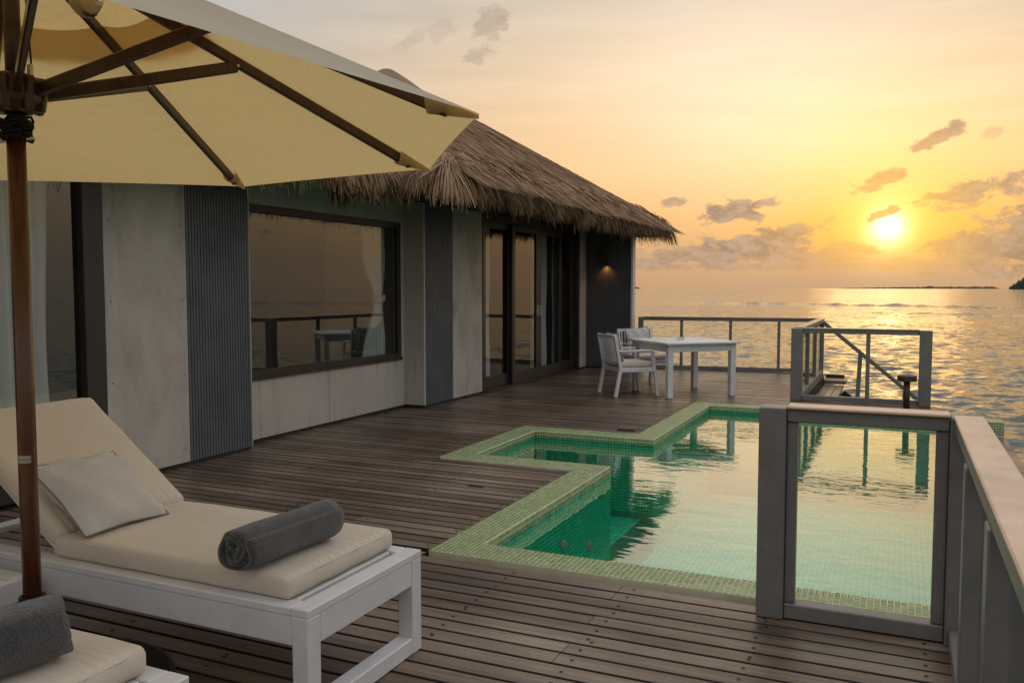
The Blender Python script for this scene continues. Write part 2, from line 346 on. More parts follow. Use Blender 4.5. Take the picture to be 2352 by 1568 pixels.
# ------------------------------------------------------------------ mesh helper
class MB:
    def __init__(s): s.v = []; s.f = []; s.T = Matrix.Identity(4)
    def add(s, vs, fs):
        o = len(s.v); T = s.T
        s.v += [tuple(T @ Vector(p)) for p in vs]; s.f += [tuple(i + o for i in f) for f in fs]; return s
    def box(s, x0, x1, y0, y1, z0, z1, b=.004):
        b = min(b, abs(x1 - x0) * .3, abs(y1 - y0) * .3, abs(z1 - z0) * .3)
        L = (x0, y0, z0); H = (x1, y1, z1); vs = []; idx = {}
        for sx in (0, 1):
            for sy in (0, 1):
                for sz in (0, 1):
                    sg = (sx, sy, sz); c = [H[k] if sg[k] else L[k] for k in range(3)]
                    for ax in range(3):
                        p = list(c)
                        for k in range(3):
                            if k != ax: p[k] += -b if sg[k] else b
                        idx[(sx, sy, sz, ax)] = len(vs); vs.append(p)
        fs = []
        for ax in range(3):
            o1, o2 = (ax + 1) % 3, (ax + 2) % 3
            for sd in (0, 1):
                q = []
                for a, c in ((0, 0), (1, 0), (1, 1), (0, 1)):
                    sg = [0, 0, 0]; sg[ax] = sd; sg[o1] = a; sg[o2] = c; q.append(idx[(*sg, ax)])
                fs.append(q if sd else q[::-1])
        for ax in range(3):
            o1, o2 = (ax + 1) % 3, (ax + 2) % 3
            for a in (0, 1):
                for c in (0, 1):
                    s0 = [0, 0, 0]; s0[o1] = a; s0[o2] = c; s1 = list(s0); s1[ax] = 1
                    q = [idx[(*s0, o1)], idx[(*s1, o1)], idx[(*s1, o2)], idx[(*s0, o2)]]
                    fs.append(q if a != c else q[::-1])
        for sx in (0, 1):
            for sy in (0, 1):
                for sz in (0, 1):
                    q = [idx[(sx, sy, sz, k)] for k in range(3)]
                    fs.append(q if (sx + sy + sz) % 2 else q[::-1])
        return s.add(vs, fs)
    def beam(s, p0, p1, w, h, b=.004, up=(0, 0, 1)):
        p0 = Vector(p0); p1 = Vector(p1); d = (p1 - p0); L = d.length; d.normalize(); u = Vector(up)
        if abs(d.dot(u)) > .98: u = Vector((0, 1, 0))
        sd = u.cross(d).normalized(); u2 = d.cross(sd)
        M = Matrix.Identity(4)
        for i, a in enumerate((d, sd, u2)):
            for r in range(3): M[r][i] = a[r]
        for r in range(3): M[r][3] = p0[r]
        T = s.T; s.T = T @ M; s.box(0, L, -w / 2, w / 2, -h / 2, h / 2, b); s.T = T; return s
    def tube(s, pts, rad, n=10, cap=True):
        pts = [Vector(p) for p in pts]; rads = rad if isinstance(rad, (list, tuple)) else [rad] * len(pts)
        vs = []; fs = []; ref = Vector((0, 0, 1))
        for i, p in enumerate(pts):
            d = (pts[min(i + 1, len(pts) - 1)] - pts[max(i - 1, 0)]).normalized()
            if abs(d.dot(ref)) > .95: ref = Vector((1, 0, 0)) if abs(d.x) < .8 else Vector((0, 1, 0))
            a = d.cross(ref).normalized(); c = d.cross(a); ref = a.cross(d) * 1.0
            for k in range(n):
                t = 2 * pi * k / n; vs.append(p + (a * cos(t) + c * sin(t)) * rads[i])
        for i in range(len(pts) - 1):
            for k in range(n):
                fs.append((i * n + k, i * n + (k + 1) % n, (i + 1) * n + (k + 1) % n, (i + 1) * n + k))
        if cap: fs.append(tuple(range(n))[::-1]); fs.append(tuple((len(pts) - 1) * n + k for k in range(n)))
        return s.add(vs, fs)
    def lathe(s, prof, c=(0, 0, 0), n=32):
        vs = []; fs = []
        for r, z in prof:
            for k in range(n): vs.append((c[0] + r * cos(2 * pi * k / n), c[1] + r * sin(2 * pi * k / n), c[2] + z))
        for i in range(len(prof) - 1):
            for k in range(n): fs.append((i * n + k, i * n + (k + 1) % n, (i + 1) * n + (k + 1) % n, (i + 1) * n + k))
        return s.add(vs, fs)
    def build(s, name, mat, parent=None, smooth=False, world=True, fix=True):
        me = bpy.data.meshes.new(name); vs = s.v
        if parent is not None and world:
            off = wloc(parent); vs = [(a - off.x, b - off.y, c - off.z) for a, b, c in vs]
        me.from_pydata(vs, [], s.f)
        if fix:
            bm = bmesh.new(); bm.from_mesh(me); bmesh.ops.recalc_face_normals(bm, faces=bm.faces); bm.to_mesh(me); bm.free()
        me.materials.append(MT[mat] if isinstance(mat, str) else mat)
        if smooth: me.polygons.foreach_set('use_smooth', [True] * len(me.polygons))
        o = bpy.data.objects.new(name, me); COL.objects.link(o)
        if parent is not None: o.parent = parent
        return o
def wloc(o):
    v = Vector((0, 0, 0))
    while o is not None: v = v + o.location; o = o.parent
    return v
def npmesh(name, verts, faces, mat, parent=None, smooth=False, kind=None):
    verts = np.asarray(verts, dtype=np.float64)
    if parent is not None: off = wloc(parent); verts = verts - np.array(off)
    faces = np.asarray(faces, dtype=np.int32); k = faces.shape[1]
    me = bpy.data.meshes.new(name); me.vertices.add(len(verts)); me.vertices.foreach_set('co', verts.astype(np.float32).ravel())
    me.loops.add(faces.size); me.loops.foreach_set('vertex_index', faces.ravel())
    me.polygons.add(len(faces)); me.polygons.foreach_set('loop_start', np.arange(0, faces.size, k, dtype=np.int32)); me.polygons.foreach_set('loop_total', np.full(len(faces), k, dtype=np.int32))
    me.update(calc_edges=True); me.validate()
    me.materials.append(MT[mat] if isinstance(mat, str) else mat)
    if smooth: me.polygons.foreach_set('use_smooth', np.ones(len(me.polygons), dtype=bool))
    o = bpy.data.objects.new(name, me); COL.objects.link(o)
    if parent is not None: o.parent = parent
    if kind: o['kind'] = kind
    return o
def tag(o, label, cat, group=None):
    o['label'] = label; o['category'] = cat
    if group: o['group'] = group
    return o
def thing(name, label, cat, loc=(0, 0, 0), rz=0, group=None):
    o = bpy.data.objects.new(name, None); o.empty_display_size = .1; COL.objects.link(o); o.location = loc; o.rotation_euler = (0, 0, rz)
    return tag(o, label, cat, group)
def struct(o): o['kind'] = 'structure'; return o
def rod(name, mat, parent, *a, **k): return MB().beam(*a, **k).build(name, mat, parent)
def bx(name, mat, parent, *a, world=True, **k): return MB().box(*a, **k).build(name, mat, parent, world=world)

# layout constants (metres)
XA, XW, XB = -5.45, -5.66, -5.38                # wall faces: near block, recessed window, far block
YP0, YP1, XP0, XP1 = 4.14, 11.10, -2.415, 0.90  # pool outline outside the coping
YS0, YS1, XS0 = 6.53, 8.39, -3.69               # step bay
CW = 0.236                                      # coping width: eight small tiles
WZ = -0.085                                     # pool water level
SEA = -1.42

# ------------------------------------------------------------------ sea, islands
def build_sea():
    az_ = np.concatenate([np.arange(-24, 12, .16), np.arange(12, 140, .8), np.arange(140, 336, 4.0)])
    az_ = np.radians(az_); nA = len(az_)
    r = [2.0]
    while r[-1] < 900: r.append(r[-1] * 1.0072)
    while r[-1] < 40000: r.append(r[-1] * 1.12)
    r = np.array(r); nR = len(r)
    R, A = np.meshgrid(r, az_, indexing='ij')
    X = R * np.sin(A); Y = R * np.cos(A); Z = np.zeros_like(X)
    g = np.random.default_rng(3)
    for i in range(70):
        lam = .32 * (7.0 ** g.random()); th = g.normal(-.35, .8); k = 2 * pi / lam
        amp = .0046 * lam * g.uniform(.6, 1.3)
        fade = np.exp(-(R * .013 / lam) ** 2)
        ph = k * (X * sin(th) + Y * cos(th)) + g.uniform(0, 6.28)
        Z += amp * fade * np.sin(ph + .5 * np.sin(ph * .5 + i))
    # low breakers where the reef lies
    for (x0, y0, x1, y1, hh, w) in ((-44, 172, 40, 132, .46, 1.2), (-4, 112, 20, 101, .24, .9), (60, 150, 160, 90, .42, 1.2)):
        d = np.array([x1 - x0, y1 - y0]); L = np.hypot(*d); d = d / L
        t = (X - x0) * d[0] + (Y - y0) * d[1]; s = -(X - x0) * d[1] + (Y - y0) * d[0]
        s = s + 1.6 * np.sin(t * .11) + .8 * np.sin(t * .33 + 1)
        m = 1 / (1 + np.exp(np.clip(-t / 2, -60, 60))) / (1 + np.exp(np.clip((t - L) / 2, -60, 60)))
        Z += hh * m * np.exp(-(s / w) ** 2) * (.7 + .3 * np.sin(t * .9) * np.sin(t * .37))
    V_ = np.stack([X, Y, Z + SEA], -1).reshape(-1, 3)
    i = np.arange(nR - 1)[:, None] * nA; j = np.arange(nA)[None, :]; j2 = (j + 1) % nA
    F = np.stack([i + j, i + j2, i + nA + j2, i + nA + j], -1).reshape(-1, 4)
    V_ = np.vstack([V_, [[0, 0, SEA]]]); 
    o = npmesh('sea', V_, F, 'sea', smooth=True)
    me = o.data
    if me.polygons[0].normal.z < 0: me.flip_normals()
    # innermost hole closed by a plain disc under the deck
    return struct(o)
build_sea()
def island_mesh(name, az0, az1, dist, h, mat, prof, seed, depth):
    g = random.Random(seed); n = 90; vs = []; fs = []
    for i in range(n + 1):
        t = i / n; a = radians(az0 + (az1 - az0) * t); hh = max(.02, prof(t)) * h * (1 + .35 * (g.random() - .5)) 
        for k, (dd, zz) in enumerate(((0, -1), (.02, hh * .75), (.25, hh), (.7, hh * .9), (1, -1))):
            rr = dist + depth * dd; vs.append((rr * sin(a), rr * cos(a), SEA + zz))
    for i in range(n):
        for k in range(4): fs.append((i * 5 + k, (i + 1) * 5 + k, (i + 1) * 5 + k + 1, i * 5 + k + 1))
    m = MB(); m.v = vs; m.f = fs; return struct(m.build(name, mat))
island_mesh('far_island', -3.6, 5.35, 6000, 13, 'island', lambda t: (min(1, t * 1.8) * .75 + .25) * min(1, (1 - t) * 22, t * 25 + .1) * (1 + .5 * exp(-((t - .58) / .015) ** 2)), 4, 500)
island_mesh('wooded_island', 5.75, 13, 2600, 52, 'islandgreen', lambda t: min(1, t * 5 + .12) , 9, 400)
island_mesh('distant_islet', -16.9, -15.9, 6000, 14, 'island', lambda t: sin(pi * t), 5, 200)

# ------------------------------------------------------------------ deck
PITCHW = .1095; PY0 = 3.963
deck = struct(bpy.data.objects.new('deck', None)); COL.objects.link(deck)
def plank_mesh():
    b = .0035; w = (PITCHW - .0115) / 2; h = .028
    prof = [(-w, -h), (w, -h), (w, -b), (w - b, 0), (-w + b, 0), (-w, -b)]
    m = MB(); vs = [(0, y, z) for y, z in prof] + [(1, y, z) for y, z in prof]
    m.add(vs, [(k, (k + 1) % 6, 6 + (k + 1) % 6, 6 + k) for k in range(6)] + [(5, 4, 3, 2, 1, 0), (6, 7, 8, 9, 10, 11)])
    me = bpy.data.meshes.new('plank'); me.from_pydata(m.v, [], m.f)
    bm = bmesh.new(); bm.from_mesh(me); bmesh.ops.recalc_face_normals(bm, faces=bm.faces); bm.to_mesh(me); bm.free()
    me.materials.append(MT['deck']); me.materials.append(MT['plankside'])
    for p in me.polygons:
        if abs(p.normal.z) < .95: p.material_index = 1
    return me
PLANK = plank_mesh()
JX = [-1.205 + .65 * k for k in range(-8, 5)]
def spans(y0, y1):
    """deck X-extent for a row of boards, outside the pool and its coping"""
    e = .006
    if y1 <= YP0 + .02: return [(-5.62, .335)]
    if y0 >= YP1 - .03:
        if y1 <= 11.98: return [(-5.62, .45)]
        return [(-5.62, -1.16)]
    xr = XP0 - e
    if y1 > YS0 + .01 and y0 < YS1 - .01: xr = XS0 - e
    return [(-5.86 if 6.2 < y0 < 9.1 else -5.62, xr)]
scr = []
k0 = int(floor((-.45 - PY0) / PITCHW)); k1 = int((15.85 - PY0) / PITCHW)
def screw_at(x, y):
    n = 6; r = .0085
    scr.append([(x + r * cos(2 * pi * i / n), y + r * sin(2 * pi * i / n), .0022) for i in range(n)])
rows = [(k, PY0 + k * PITCHW) for k in range(k0, k1)]
for k, y in rows:
    yc = y + PITCHW / 2
    if YP0 - .03 < yc < YP0 + .05 : pass
    for (xa, xb) in spans(y, y + PITCHW):
        cuts = [xa]; x = xa; rr = random.Random(k * 13 + 5)
        js = [j for j in JX if xa + .6 < j < xb - .5]
        j0 = [-1.205, -3.155][k % 2] if (k // 2) % 2 == 0 else [-2.505, -3.805][(k // 2) % 2]
        cand = [j for j in js if abs(j - j0) < .1 or (rr.random() < .12)]
        last = xa
        for j in sorted(cand):
            if j - last > 1.1 and xb - j > .7: cuts.append(j - .032); last = j
        cuts.append(xb)
        yy = yc; wsc = 1.0
        if y < YP0 - .001 < y + PITCHW: yy = (y + YP0 - .004) / 2; wsc = (YP0 - .008 - y) / (PITCHW - .006)
        if y < YP1 < y + PITCHW: pass
        for a, b in zip(cuts[:-1], cuts[1:]):
            if wsc < .2: continue
            o = bpy.data.objects.new('plank', PLANK); COL.objects.link(o); o.parent = deck
            o.location = (a + .0015, yy + rr.uniform(-.001, .001), rr.uniform(-.0012, .0012)); o.scale = (b - a - .003, wsc * rr.uniform(.985, 1.0), 1); o.rotation_euler = (rr.uniform(-.006, .006), 0, rr.uniform(-.0004, .0004))
        for j in JX:
            if xa + .02 < j < xb - .02:
                screw_at(j + .032 + rr.uniform(-.006, .006), yy + rr.uniform(-.012, .012))
                if rr.random() < .25: screw_at(j + .032 + rr.uniform(-.02, .02), yy + rr.uniform(-.025, .025))
scr = np.array(scr); npmesh('screw', scr.reshape(-1, 3), np.arange(len(scr) * 6).reshape(-1, 6), 'screw', deck, kind='stuff')
sub = MB()
for (a, b, c, d) in ((-5.9, XP0 - .02, -.5, 15.84), (XP0 - .03, .33, -.5, YP0 - .02), (XP0 - .03, .44, YP1 + .01, 11.96), (XP0 - .03, -1.17, 11.965, 15.84)):
    if a < -5: sub.box(a, XS0 - .02, c, d, -.2, -.075); sub.box(XS0 - .025, b, c, YS0 - .02, -.2, -.0755); sub.box(XS0 - .025, b, YS1 + .02, d, -.2, -.0755)
    else: sub.box(a, b, c, d, -.2, -.0745)
sub.build('joist_bed', 'subfloor', deck)
bx('edge_board', 'deck', deck, .337, .36, -.5, 4.1, -.2, .0)
bx('edge_board', 'deck', deck, .452, .475, YP1 + .01, 11.98, -.22, -.004)
for i, (x, y) in enumerate(((-4.6, 8), (-4.6, 12), (-1.9, 13.5), (-1.5, 15.5), (.2, 11.6), (.1, 2.0))):
    MB().tube([(x, y, SEA - 1), (x, y, -.19)], .12, 14).build('pile', 'cement', deck, smooth=True)

# ------------------------------------------------------------------ pool
pool = thing('swimming_pool', 'green mosaic tiled swimming pool with a stepped bay set into the deck', 'pool', (-.76, 7.6, -1.35))
TP = CW / 8
ZC = .012
def tile_template(b=.0022):
    w = TP / 2 - .0024
    m = MB().box(-w, w, -w, w, -.004, 0, b); me = bpy.data.meshes.new('tile'); me.from_pydata(m.v, [], m.f)
    bm = bmesh.new(); bm.from_mesh(me); bmesh.ops.recalc_face_normals(bm, faces=bm.faces); bm.to_mesh(me); bm.free()
    me.materials.append(MT['tile']); return me
TILE = tile_template()
cells = set()
def strip(x0, x1, y0, y1):
    nx = max(1, round((x1 - x0) / TP)); ny = max(1, round((y1 - y0) / TP))
    for i in range(nx):
        for j in range(ny): cells.add((round(x0 + (i + .5) * (x1 - x0) / nx, 4), round(y0 + (j + .5) * (y1 - y0) / ny, 4)))
strip(XP0, XP1, YP0, YP0 + CW)                               # near edge
strip(XP0, XP0 + CW, YP0 + CW, YS0 + CW)                     # left edge, near part
strip(XS0, XP0, YS0, YS0 + CW)                               # bay, near side
strip(XS0, XS0 + CW, YS0 + CW, YS1 - CW)                     # bay, back
strip(XS0, XP0 + CW, YS1 - CW, YS1)                          # bay, far side
strip(XP0, XP0 + CW, YS1, YP1 - CW)                          # left edge, far part
strip(XP0, XP1, YP1 - CW, YP1)                               # far edge
cells = sorted(cells, key=lambda c: hypot(c[0], c[1]))
inset = np.array([(-1, -1), (1, -1), (1, 1), (-1, 1)]) 
for (x, y) in cells[:300]:
    o = bpy.data.objects.new('tile', TILE); COL.objects.link(o); o.parent = pool
    o.location = Vector((x, y, ZC + random.uniform(-.0004, .0004))) - pool.location; o.rotation_euler = (random.uniform(-.018, .018), random.uniform(-.018, .018), random.uniform(-.01, .01))
def tile_cloud(c, ua, va, na, parent, name, mat, pu=TP, pv=TP, gap=.0024, proud=.0035, tilt=.016):
    """many tiles as one mesh: centres c (n,3), in-plane axes ua, va, outward na"""
    c = np.asarray(c, float); n = len(c); ua, va, na = (np.asarray(q, float) for q in (ua, va, na))
    hu, hv = pu / 2 - gap, pv / 2 - gap; vs = []
    tu = rng.normal(0, tilt, (n, 1)); tv = rng.normal(0, tilt, (n, 1))
    for su, sv in inset: vs.append(c + ua * su * hu + va * sv * hv)
    for su, sv in inset:
        k = .90; vs.append(c + ua * su * hu * k + va * sv * hv * k + na * (proud + tu * su * hu + tv * sv * hv))
    vs = np.stack(vs, 1).reshape(-1, 3); base_ = (np.arange(n) * 8)[:, None, None]
    fq = np.array([(4, 5, 6, 7), (0, 1, 5, 4), (1, 2, 6, 5), (2, 3, 7, 6), (3, 0, 4, 7)])
    F = (base_ + fq[None]).reshape(-1, 4)
    return npmesh(name, vs, F, mat, parent, kind='stuff')
cc = np.array([(x, y, ZC - .0035) for x, y in cells[300:]])
tile_cloud(cc, (1, 0, 0), (0, 1, 0), (0, 0, 1), pool, 'coping_mosaic', 'tile')
# coping slab under the tiles
cop = MB(); g_ = .0
for (a, b, c, d) in ((XP0, XP1, YP0, YP0 + CW), (XP0, XP0 + CW, YP0 + CW, YS0 + CW), (XS0, XP0, YS0, YS0 + CW), (XS0, XS0 + CW, YS0 + CW, YS1 - CW), (XS0, XP0 + CW, YS1 - CW, YS1), (XP0, XP0 + CW, YS1, YP1 - CW), (XP0, XP1, YP1 - CW, YP1)):
    cop.box(a, b, c, d, -.05, ZC - .0036, .001)
cop.build('coping', 'grout', pool)
# inside outline (counter-clockwise seen from above) and depth
xi, yi0, yi1, xr = XP0 + CW, YP0 + CW, YP1 - CW, XP1 - .12
xs, ys0, ys1 = XS0 + CW, YS0 + CW, YS1 - CW
DEEP = -1.12
def wall_tiles(ax, ay, bx_, by, z0, z1, nrm, name='wall_mosaic', mat='tiledeep', tp=.0295):
    L = hypot(bx_ - ax, by - ay); nu = max(1, round(L / tp)); nv = max(1, round((z1 - z0) / tp)); u = np.array([(bx_ - ax) / L, (by - ay) / L, 0]); n = np.array([*nrm, 0.0])
    pu, pv = L / nu, (z1 - z0) / nv
    I, J = np.meshgrid(np.arange(nu), np.arange(nv), indexing='ij')
    C_ = np.array([ax, ay, z0]) + u * ((I.ravel()[:, None] + .5) * pu) + np.array([0, 0, 1.0]) * ((J.ravel()[:, None] + .5) * pv) + n * .0005
    tile_cloud(C_, u, (0, 0, 1), n, pool, name, mat, pu, pv)
shell = MB()
def wallpanel(ax, ay, bx_, by, z0, z1): shell.add([(ax, ay, z0), (bx_, by, z0), (bx_, by, z1), (ax, ay, z1)], [(0, 1, 2, 3)])
segs = [((xi, yi0), (xi, ys0), (1, 0)), ((xi, ys0), (xs, ys0), (0, 1)), ((xs, ys0), (xs, ys1), (1, 0)), ((xs, ys1), (xi, ys1), (0, -1)), ((xi, ys1), (xi, yi1), (1, 0)), ((xi, yi1), (xr, yi1), (0, -1)), ((xr, yi1), (xr, yi0), (-1, 0)), ((xr, yi0), (xi, yi0), (0, 1))]
for (a, b, n) in segs:
    top = -.05 if n[0] >= 0 else WZ + .004
    wallpanel(*a, *b, DEEP, top)
    low = DEEP if (a[0] == xi and n[0] == 1) or n == (0, 1) else -.75
    wall_tiles(*a, *b, low, WZ + .003, n)
    if top > WZ + .01: wall_tiles(*a, *b, WZ + .003, top, n, 'waterline_mosaic', 'tileband')
shell.add([(xs, yi0, DEEP), (xr, yi0, DEEP), (xr, yi1, DEEP), (xs, yi1, DEEP)], [(0, 1, 2, 3)])
shell.build('basin', 'groutdeep', pool)
# coping nosing: a row of tiles over the lip, pale grout
for (a, b, n) in segs[:6]:
    wall_tiles(a[0] , a[1], b[0], b[1], -.05, ZC - .006, n, 'nosing_mosaic', 'tile', .0295)
# pool floor mosaic where it can be seen
fx, fy = np.meshgrid(np.arange(xi + .02, xr, .05), np.arange(yi0 + .02, yi1, .05), indexing='ij')
tile_cloud(np.stack([fx.ravel(), fy.ravel(), np.full(fx.size, DEEP + .0005)], 1), (1, 0, 0), (0, 1, 0), (0, 0, 1), pool, 'floor_mosaic', 'tiledeep', .05, .05, .002)
# steps in the bay
SZ = [(-3.10, -.33), (-2.70, -.56), (-2.30, -.80)]
x0 = xs + .001
for (x1, z) in SZ:
    st = bx('step', 'groutdeep', pool, x0 - .001, x1, ys0 + .002, ys1 - .002, DEEP, z, b=.002)
    gx, gy = np.meshgrid(np.arange(x0 + .025, x1 - .02, .05), np.arange(ys0 + .03, ys1 - .02, .05), indexing='ij')
    tile_cloud(np.stack([gx.ravel(), gy.ravel(), np.full(gx.size, z + .0005)], 1), (1, 0, 0), (0, 1, 0), (0, 0, 1), pool, 'step_mosaic', 'tile' if z > -.5 else 'tiledeep', .05, .05, .002)
    x0 = x1
# inlets on the left wall
for (y, z, r, mt) in ((5.66, -.36, .045, 'board'), (6.22, -.52, .045, 'board'), (5.25, -.66, .05, 'black')):
    m = MB(); m.T = Matrix.Translation((xi + .006, y, z)) @ Matrix.Rotation(pi / 2, 4, 'Y')
    m.lathe([(.0005, .012), (r * .35, .014), (r * .4, .008), (r * .8, .014), (r, .006), (r, -.006)], n=20); m.build('inlet', mt, pool, smooth=True)
# overflow edge on the sea side with its lower plank walk
bx('overflow_wall', 'groutdeep', pool, xr, XP1, yi0, yi1, DEEP, WZ + .002)
ox, oy = np.meshgrid(np.arange(xr + .016, XP1, TP), np.arange(yi0 + .016, yi1, TP), indexing='ij')
tile_cloud(np.stack([ox.ravel(), oy.ravel(), np.full(ox.size, WZ + .0025)], 1), (1, 0, 0), (0, 1, 0), (0, 0, 1), pool, 'overflow_mosaic', 'tile')
bx('end_block', 'grout', pool, XP1 + .002, 1.125, YP1 - .005, YP1 + .22, -.5, -.028)
for (c0, c1, z0, z1) in ((XP1 + .002, 1.125, -.182, -.03),):
    ny_ = YP1 - .005
    nu, nv = 8, 5; I, J = np.meshgrid(np.arange(nu), np.arange(nv), indexing='ij'); pu, pv = (c1 - c0) / nu, (z1 - z0) / nv
    tile_cloud(np.stack([c0 + (I.ravel() + .5) * pu, np.full(I.size, ny_ - .0005), z0 + (J.ravel() + .5) * pv], 1), (1, 0, 0), (0, 0, 1), (0, -1, 0), pool, 'end_mosaic', 'tile', pu, pv)
    nv2 = 7; I, J = np.meshgrid(np.arange(nu), np.arange(nv2), indexing='ij')
    tile_cloud(np.stack([c0 + (I.ravel() + .5) * pu, ny_ + (J.ravel() + .5) * .0315, np.full(I.size, -.0275)], 1), (1, 0, 0), (0, 1, 0), (0, 0, 1), pool, 'end_mosaic', 'tile', pu, .0315)
bx('outer_shell', 'groutdeep', pool, XP1 - .002, XP1 + .06, YP0, YP1 - .008, -1.5, WZ - .05)
bx('hull', 'groutdeep', pool, XS0 + .03, XP1 - .02, YP0 + .03, YP1 - .03, -1.6, DEEP - .02)
wm = MB(); nx_, ny_ = 1, 1
wm.add([(xi + .0, yi0 + .004, WZ), (xr + .02, yi0 + .004, WZ), (xr + .02, yi1 - .004, WZ), (xi, yi1 - .004, WZ), (xi, ys1 - .004, WZ), (xs + .004, ys1 - .004, WZ), (xs + .004, ys0 + .004, WZ), (xi, ys0 + .004, WZ)], [(0, 1, 2, 3, 4, 7), (4, 5, 6, 7)])
wmo = wm.build('pool_water', 'poolwater', None); struct(wmo)
walk = thing('plank_walkway', 'narrow lower walkway of short planks along the overflow edge of the pool', 'walkway', (1.03, 7.5, -.26))
yy = 3.2
while yy < YP1 - .2:
    bx('plank', 'deck', walk, .962, 1.132, yy, min(yy + .41, YP1 - .012), -.23, -.2 + random.uniform(-.002, .002), b=.003); yy += .415
bx('bearer', 'subfloor', walk, .968, 1.12, 3.2, YP1 - .02, -.5, -.236)

# ------------------------------------------------------------------ bungalow
hut = thing('bungalow', 'thatched overwater bungalow with cement board walls and ribbed grey cladding', 'bungalow', (-7.5, 9.5, 0))
def ribbed(p0, p1, z0, z1, nrm, pitch=.0335, depth=.012):
    """vertical ribs between two plan points, facing nrm"""
    L = hypot(p1[0] - p0[0], p1[1] - p0[1]); n = round(L / pitch); ux, uy = (p1[0] - p0[0]) / L, (p1[1] - p0[1]) / L; w = L / n
    prof = []
    for i in range(n):
        a = i * w; prof += [(a + w * .04, 0), (a + w * .14, depth), (a + w * .80, depth), (a + w * .90, 0)]
    prof = [(0, 0)] + prof + [(L, 0)]
    vs = []; m = MB()
    for s, d in prof:
        for z in (z0, z1): vs.append((p0[0] + ux * s + nrm[0] * d, p0[1] + uy * s + nrm[1] * d, z))
    k = len(prof); fs = [(2 * i, 2 * i + 2, 2 * i + 3, 2 * i + 1) for i in range(k - 1)]
    b = len(vs)
    for s in (0, L):
        for z in (z0, z1): vs.append((p0[0] + ux * s - nrm[0] * .05, p0[1] + uy * s - nrm[1] * .05, z))
    fs += [(0, 1, b + 1, b), (2 * k - 2, 2 * k - 1, b + 3, b + 2), (b, b + 1, b + 3, b + 2)]
    fs.append(tuple([2 * i + 1 for i in range(k)] + [b + 3, b + 1])); fs.append(tuple([2 * i for i in range(k)] + [b + 2, b]))
    m.v = vs; m.f = fs; return m.build('ribbed_cladding', 'clad', hut)
Z0, ZT = .035, 2.56
def screwdots(parent, pts, nrm):
    m = MB()
    for p in pts:
        n = Vector(nrm); a = n.cross(Vector((0, 0, 1))).normalized(); r = .007
        m.add([tuple(Vector(p) + n * .0015 + a * r * cos(t) + Vector((0, 0, r * sin(t)))) for t in [2 * pi * i / 8 for i in range(8)]], [tuple(range(8))])
    o = m.build('screw', 'screw', parent); o['kind'] = 'stuff'
def panel(y0, y1, z0, z1, x, mat='cement', scr=True, name='wall_panel'):
    p = bx(name, mat, hut, x - .03, x, y0 + .0015, y1 - .0015, z0, z1, b=.002)
    if scr:
        pts = [(x, yy, zz) for yy in (y0 + .05, y1 - .05) for zz in np.arange(z0 + .12, z1, (z1 - z0 - .24) / max(1, round((z1 - z0) / .62)))]
        screwdots(p, pts, (1, 0, 0))
    return p
# near block
panel(4.55, 5.362, Z0, ZT + .2, XA)
ribbed((XA - .012, 5.364), (XA - .012, 6.122), Z0, ZT + .2, (1, 0))
bx('corner_trim', 'board', hut, XW - .01, XA - .002, 6.124, 6.136, Z0, ZT + .2)
# recessed window bay
WY0, WY1, WZ0, WZ1 = 6.14, 9.05, .625, 2.305
panel(6.14, 7.585, Z0, WZ0, XW, 'board'); panel(7.589, WY1 + .1, Z0, WZ0, XW, 'board')
panel(6.14, 7.585, WZ1, ZT + .1, XW, 'board'); panel(7.589, WY1 + .1, WZ1, ZT + .1, XW, 'board')
panel(WY1 + .002, WY1 + .1, WZ0 + .002, WZ1 - .002, XW, 'board', False)
# far block
p_ = bx('wall_panel', 'board', hut, XW - .02, XB - .002, 9.155, 9.185, Z0, ZT, b=.002)
screwdots(p_, [(xx, 9.155, zz) for xx in (-5.60, -5.44) for zz in (.2, .8, 1.3, 1.9, 2.4)], (0, -1, 0))
ribbed((XB - .012, 9.187), (XB - .012, 9.90), Z0, ZT, (1, 0))
panel(9.902, 10.77, Z0, ZT, XB)
panel(14.76, 15.15, Z0, ZT + .2, XB)
ribbed((XB, 15.165), (-4.515, 15.165), Z0, ZT + .15, (0, -1))
bx('corner_trim', 'white', hut, -4.513, -4.47, 15.14, 15.30, Z0, ZT + .12)
bx('wing_wall', 'board', hut, XB - .4, -4.516, 15.216, 15.295, Z0, ZT + .1)
# dark plinth gap and timber head above the panels
bx('plinth', 'darkwood', hut, -5.75, XW - .012, 3.0, 9.17, -.05, .034); bx('plinth', 'darkwood', hut, -5.75, XA - .012, 4.54, 6.12, -.05, .0335); bx('plinth', 'darkwood', hut, -5.6, -4.48, 15.18, 15.30, -.05, .034); bx('plinth', 'darkwood', hut, -5.75, XB - .012, 9.17, 15.2, -.05, .0335)
bx('head_beam', 'darkwood', hut, -5.80, XW - .004, 0, 9.15, ZT + .1, 3.25); bx('head_beam', 'darkwood', hut, -5.80, XB - .004, 9.16, 15.3, ZT + .002, 3.25)
bx('head_beam', 'darkwood', hut, -5.79, -4.48, 15.18, 15.28, ZT + .152, 2.95)
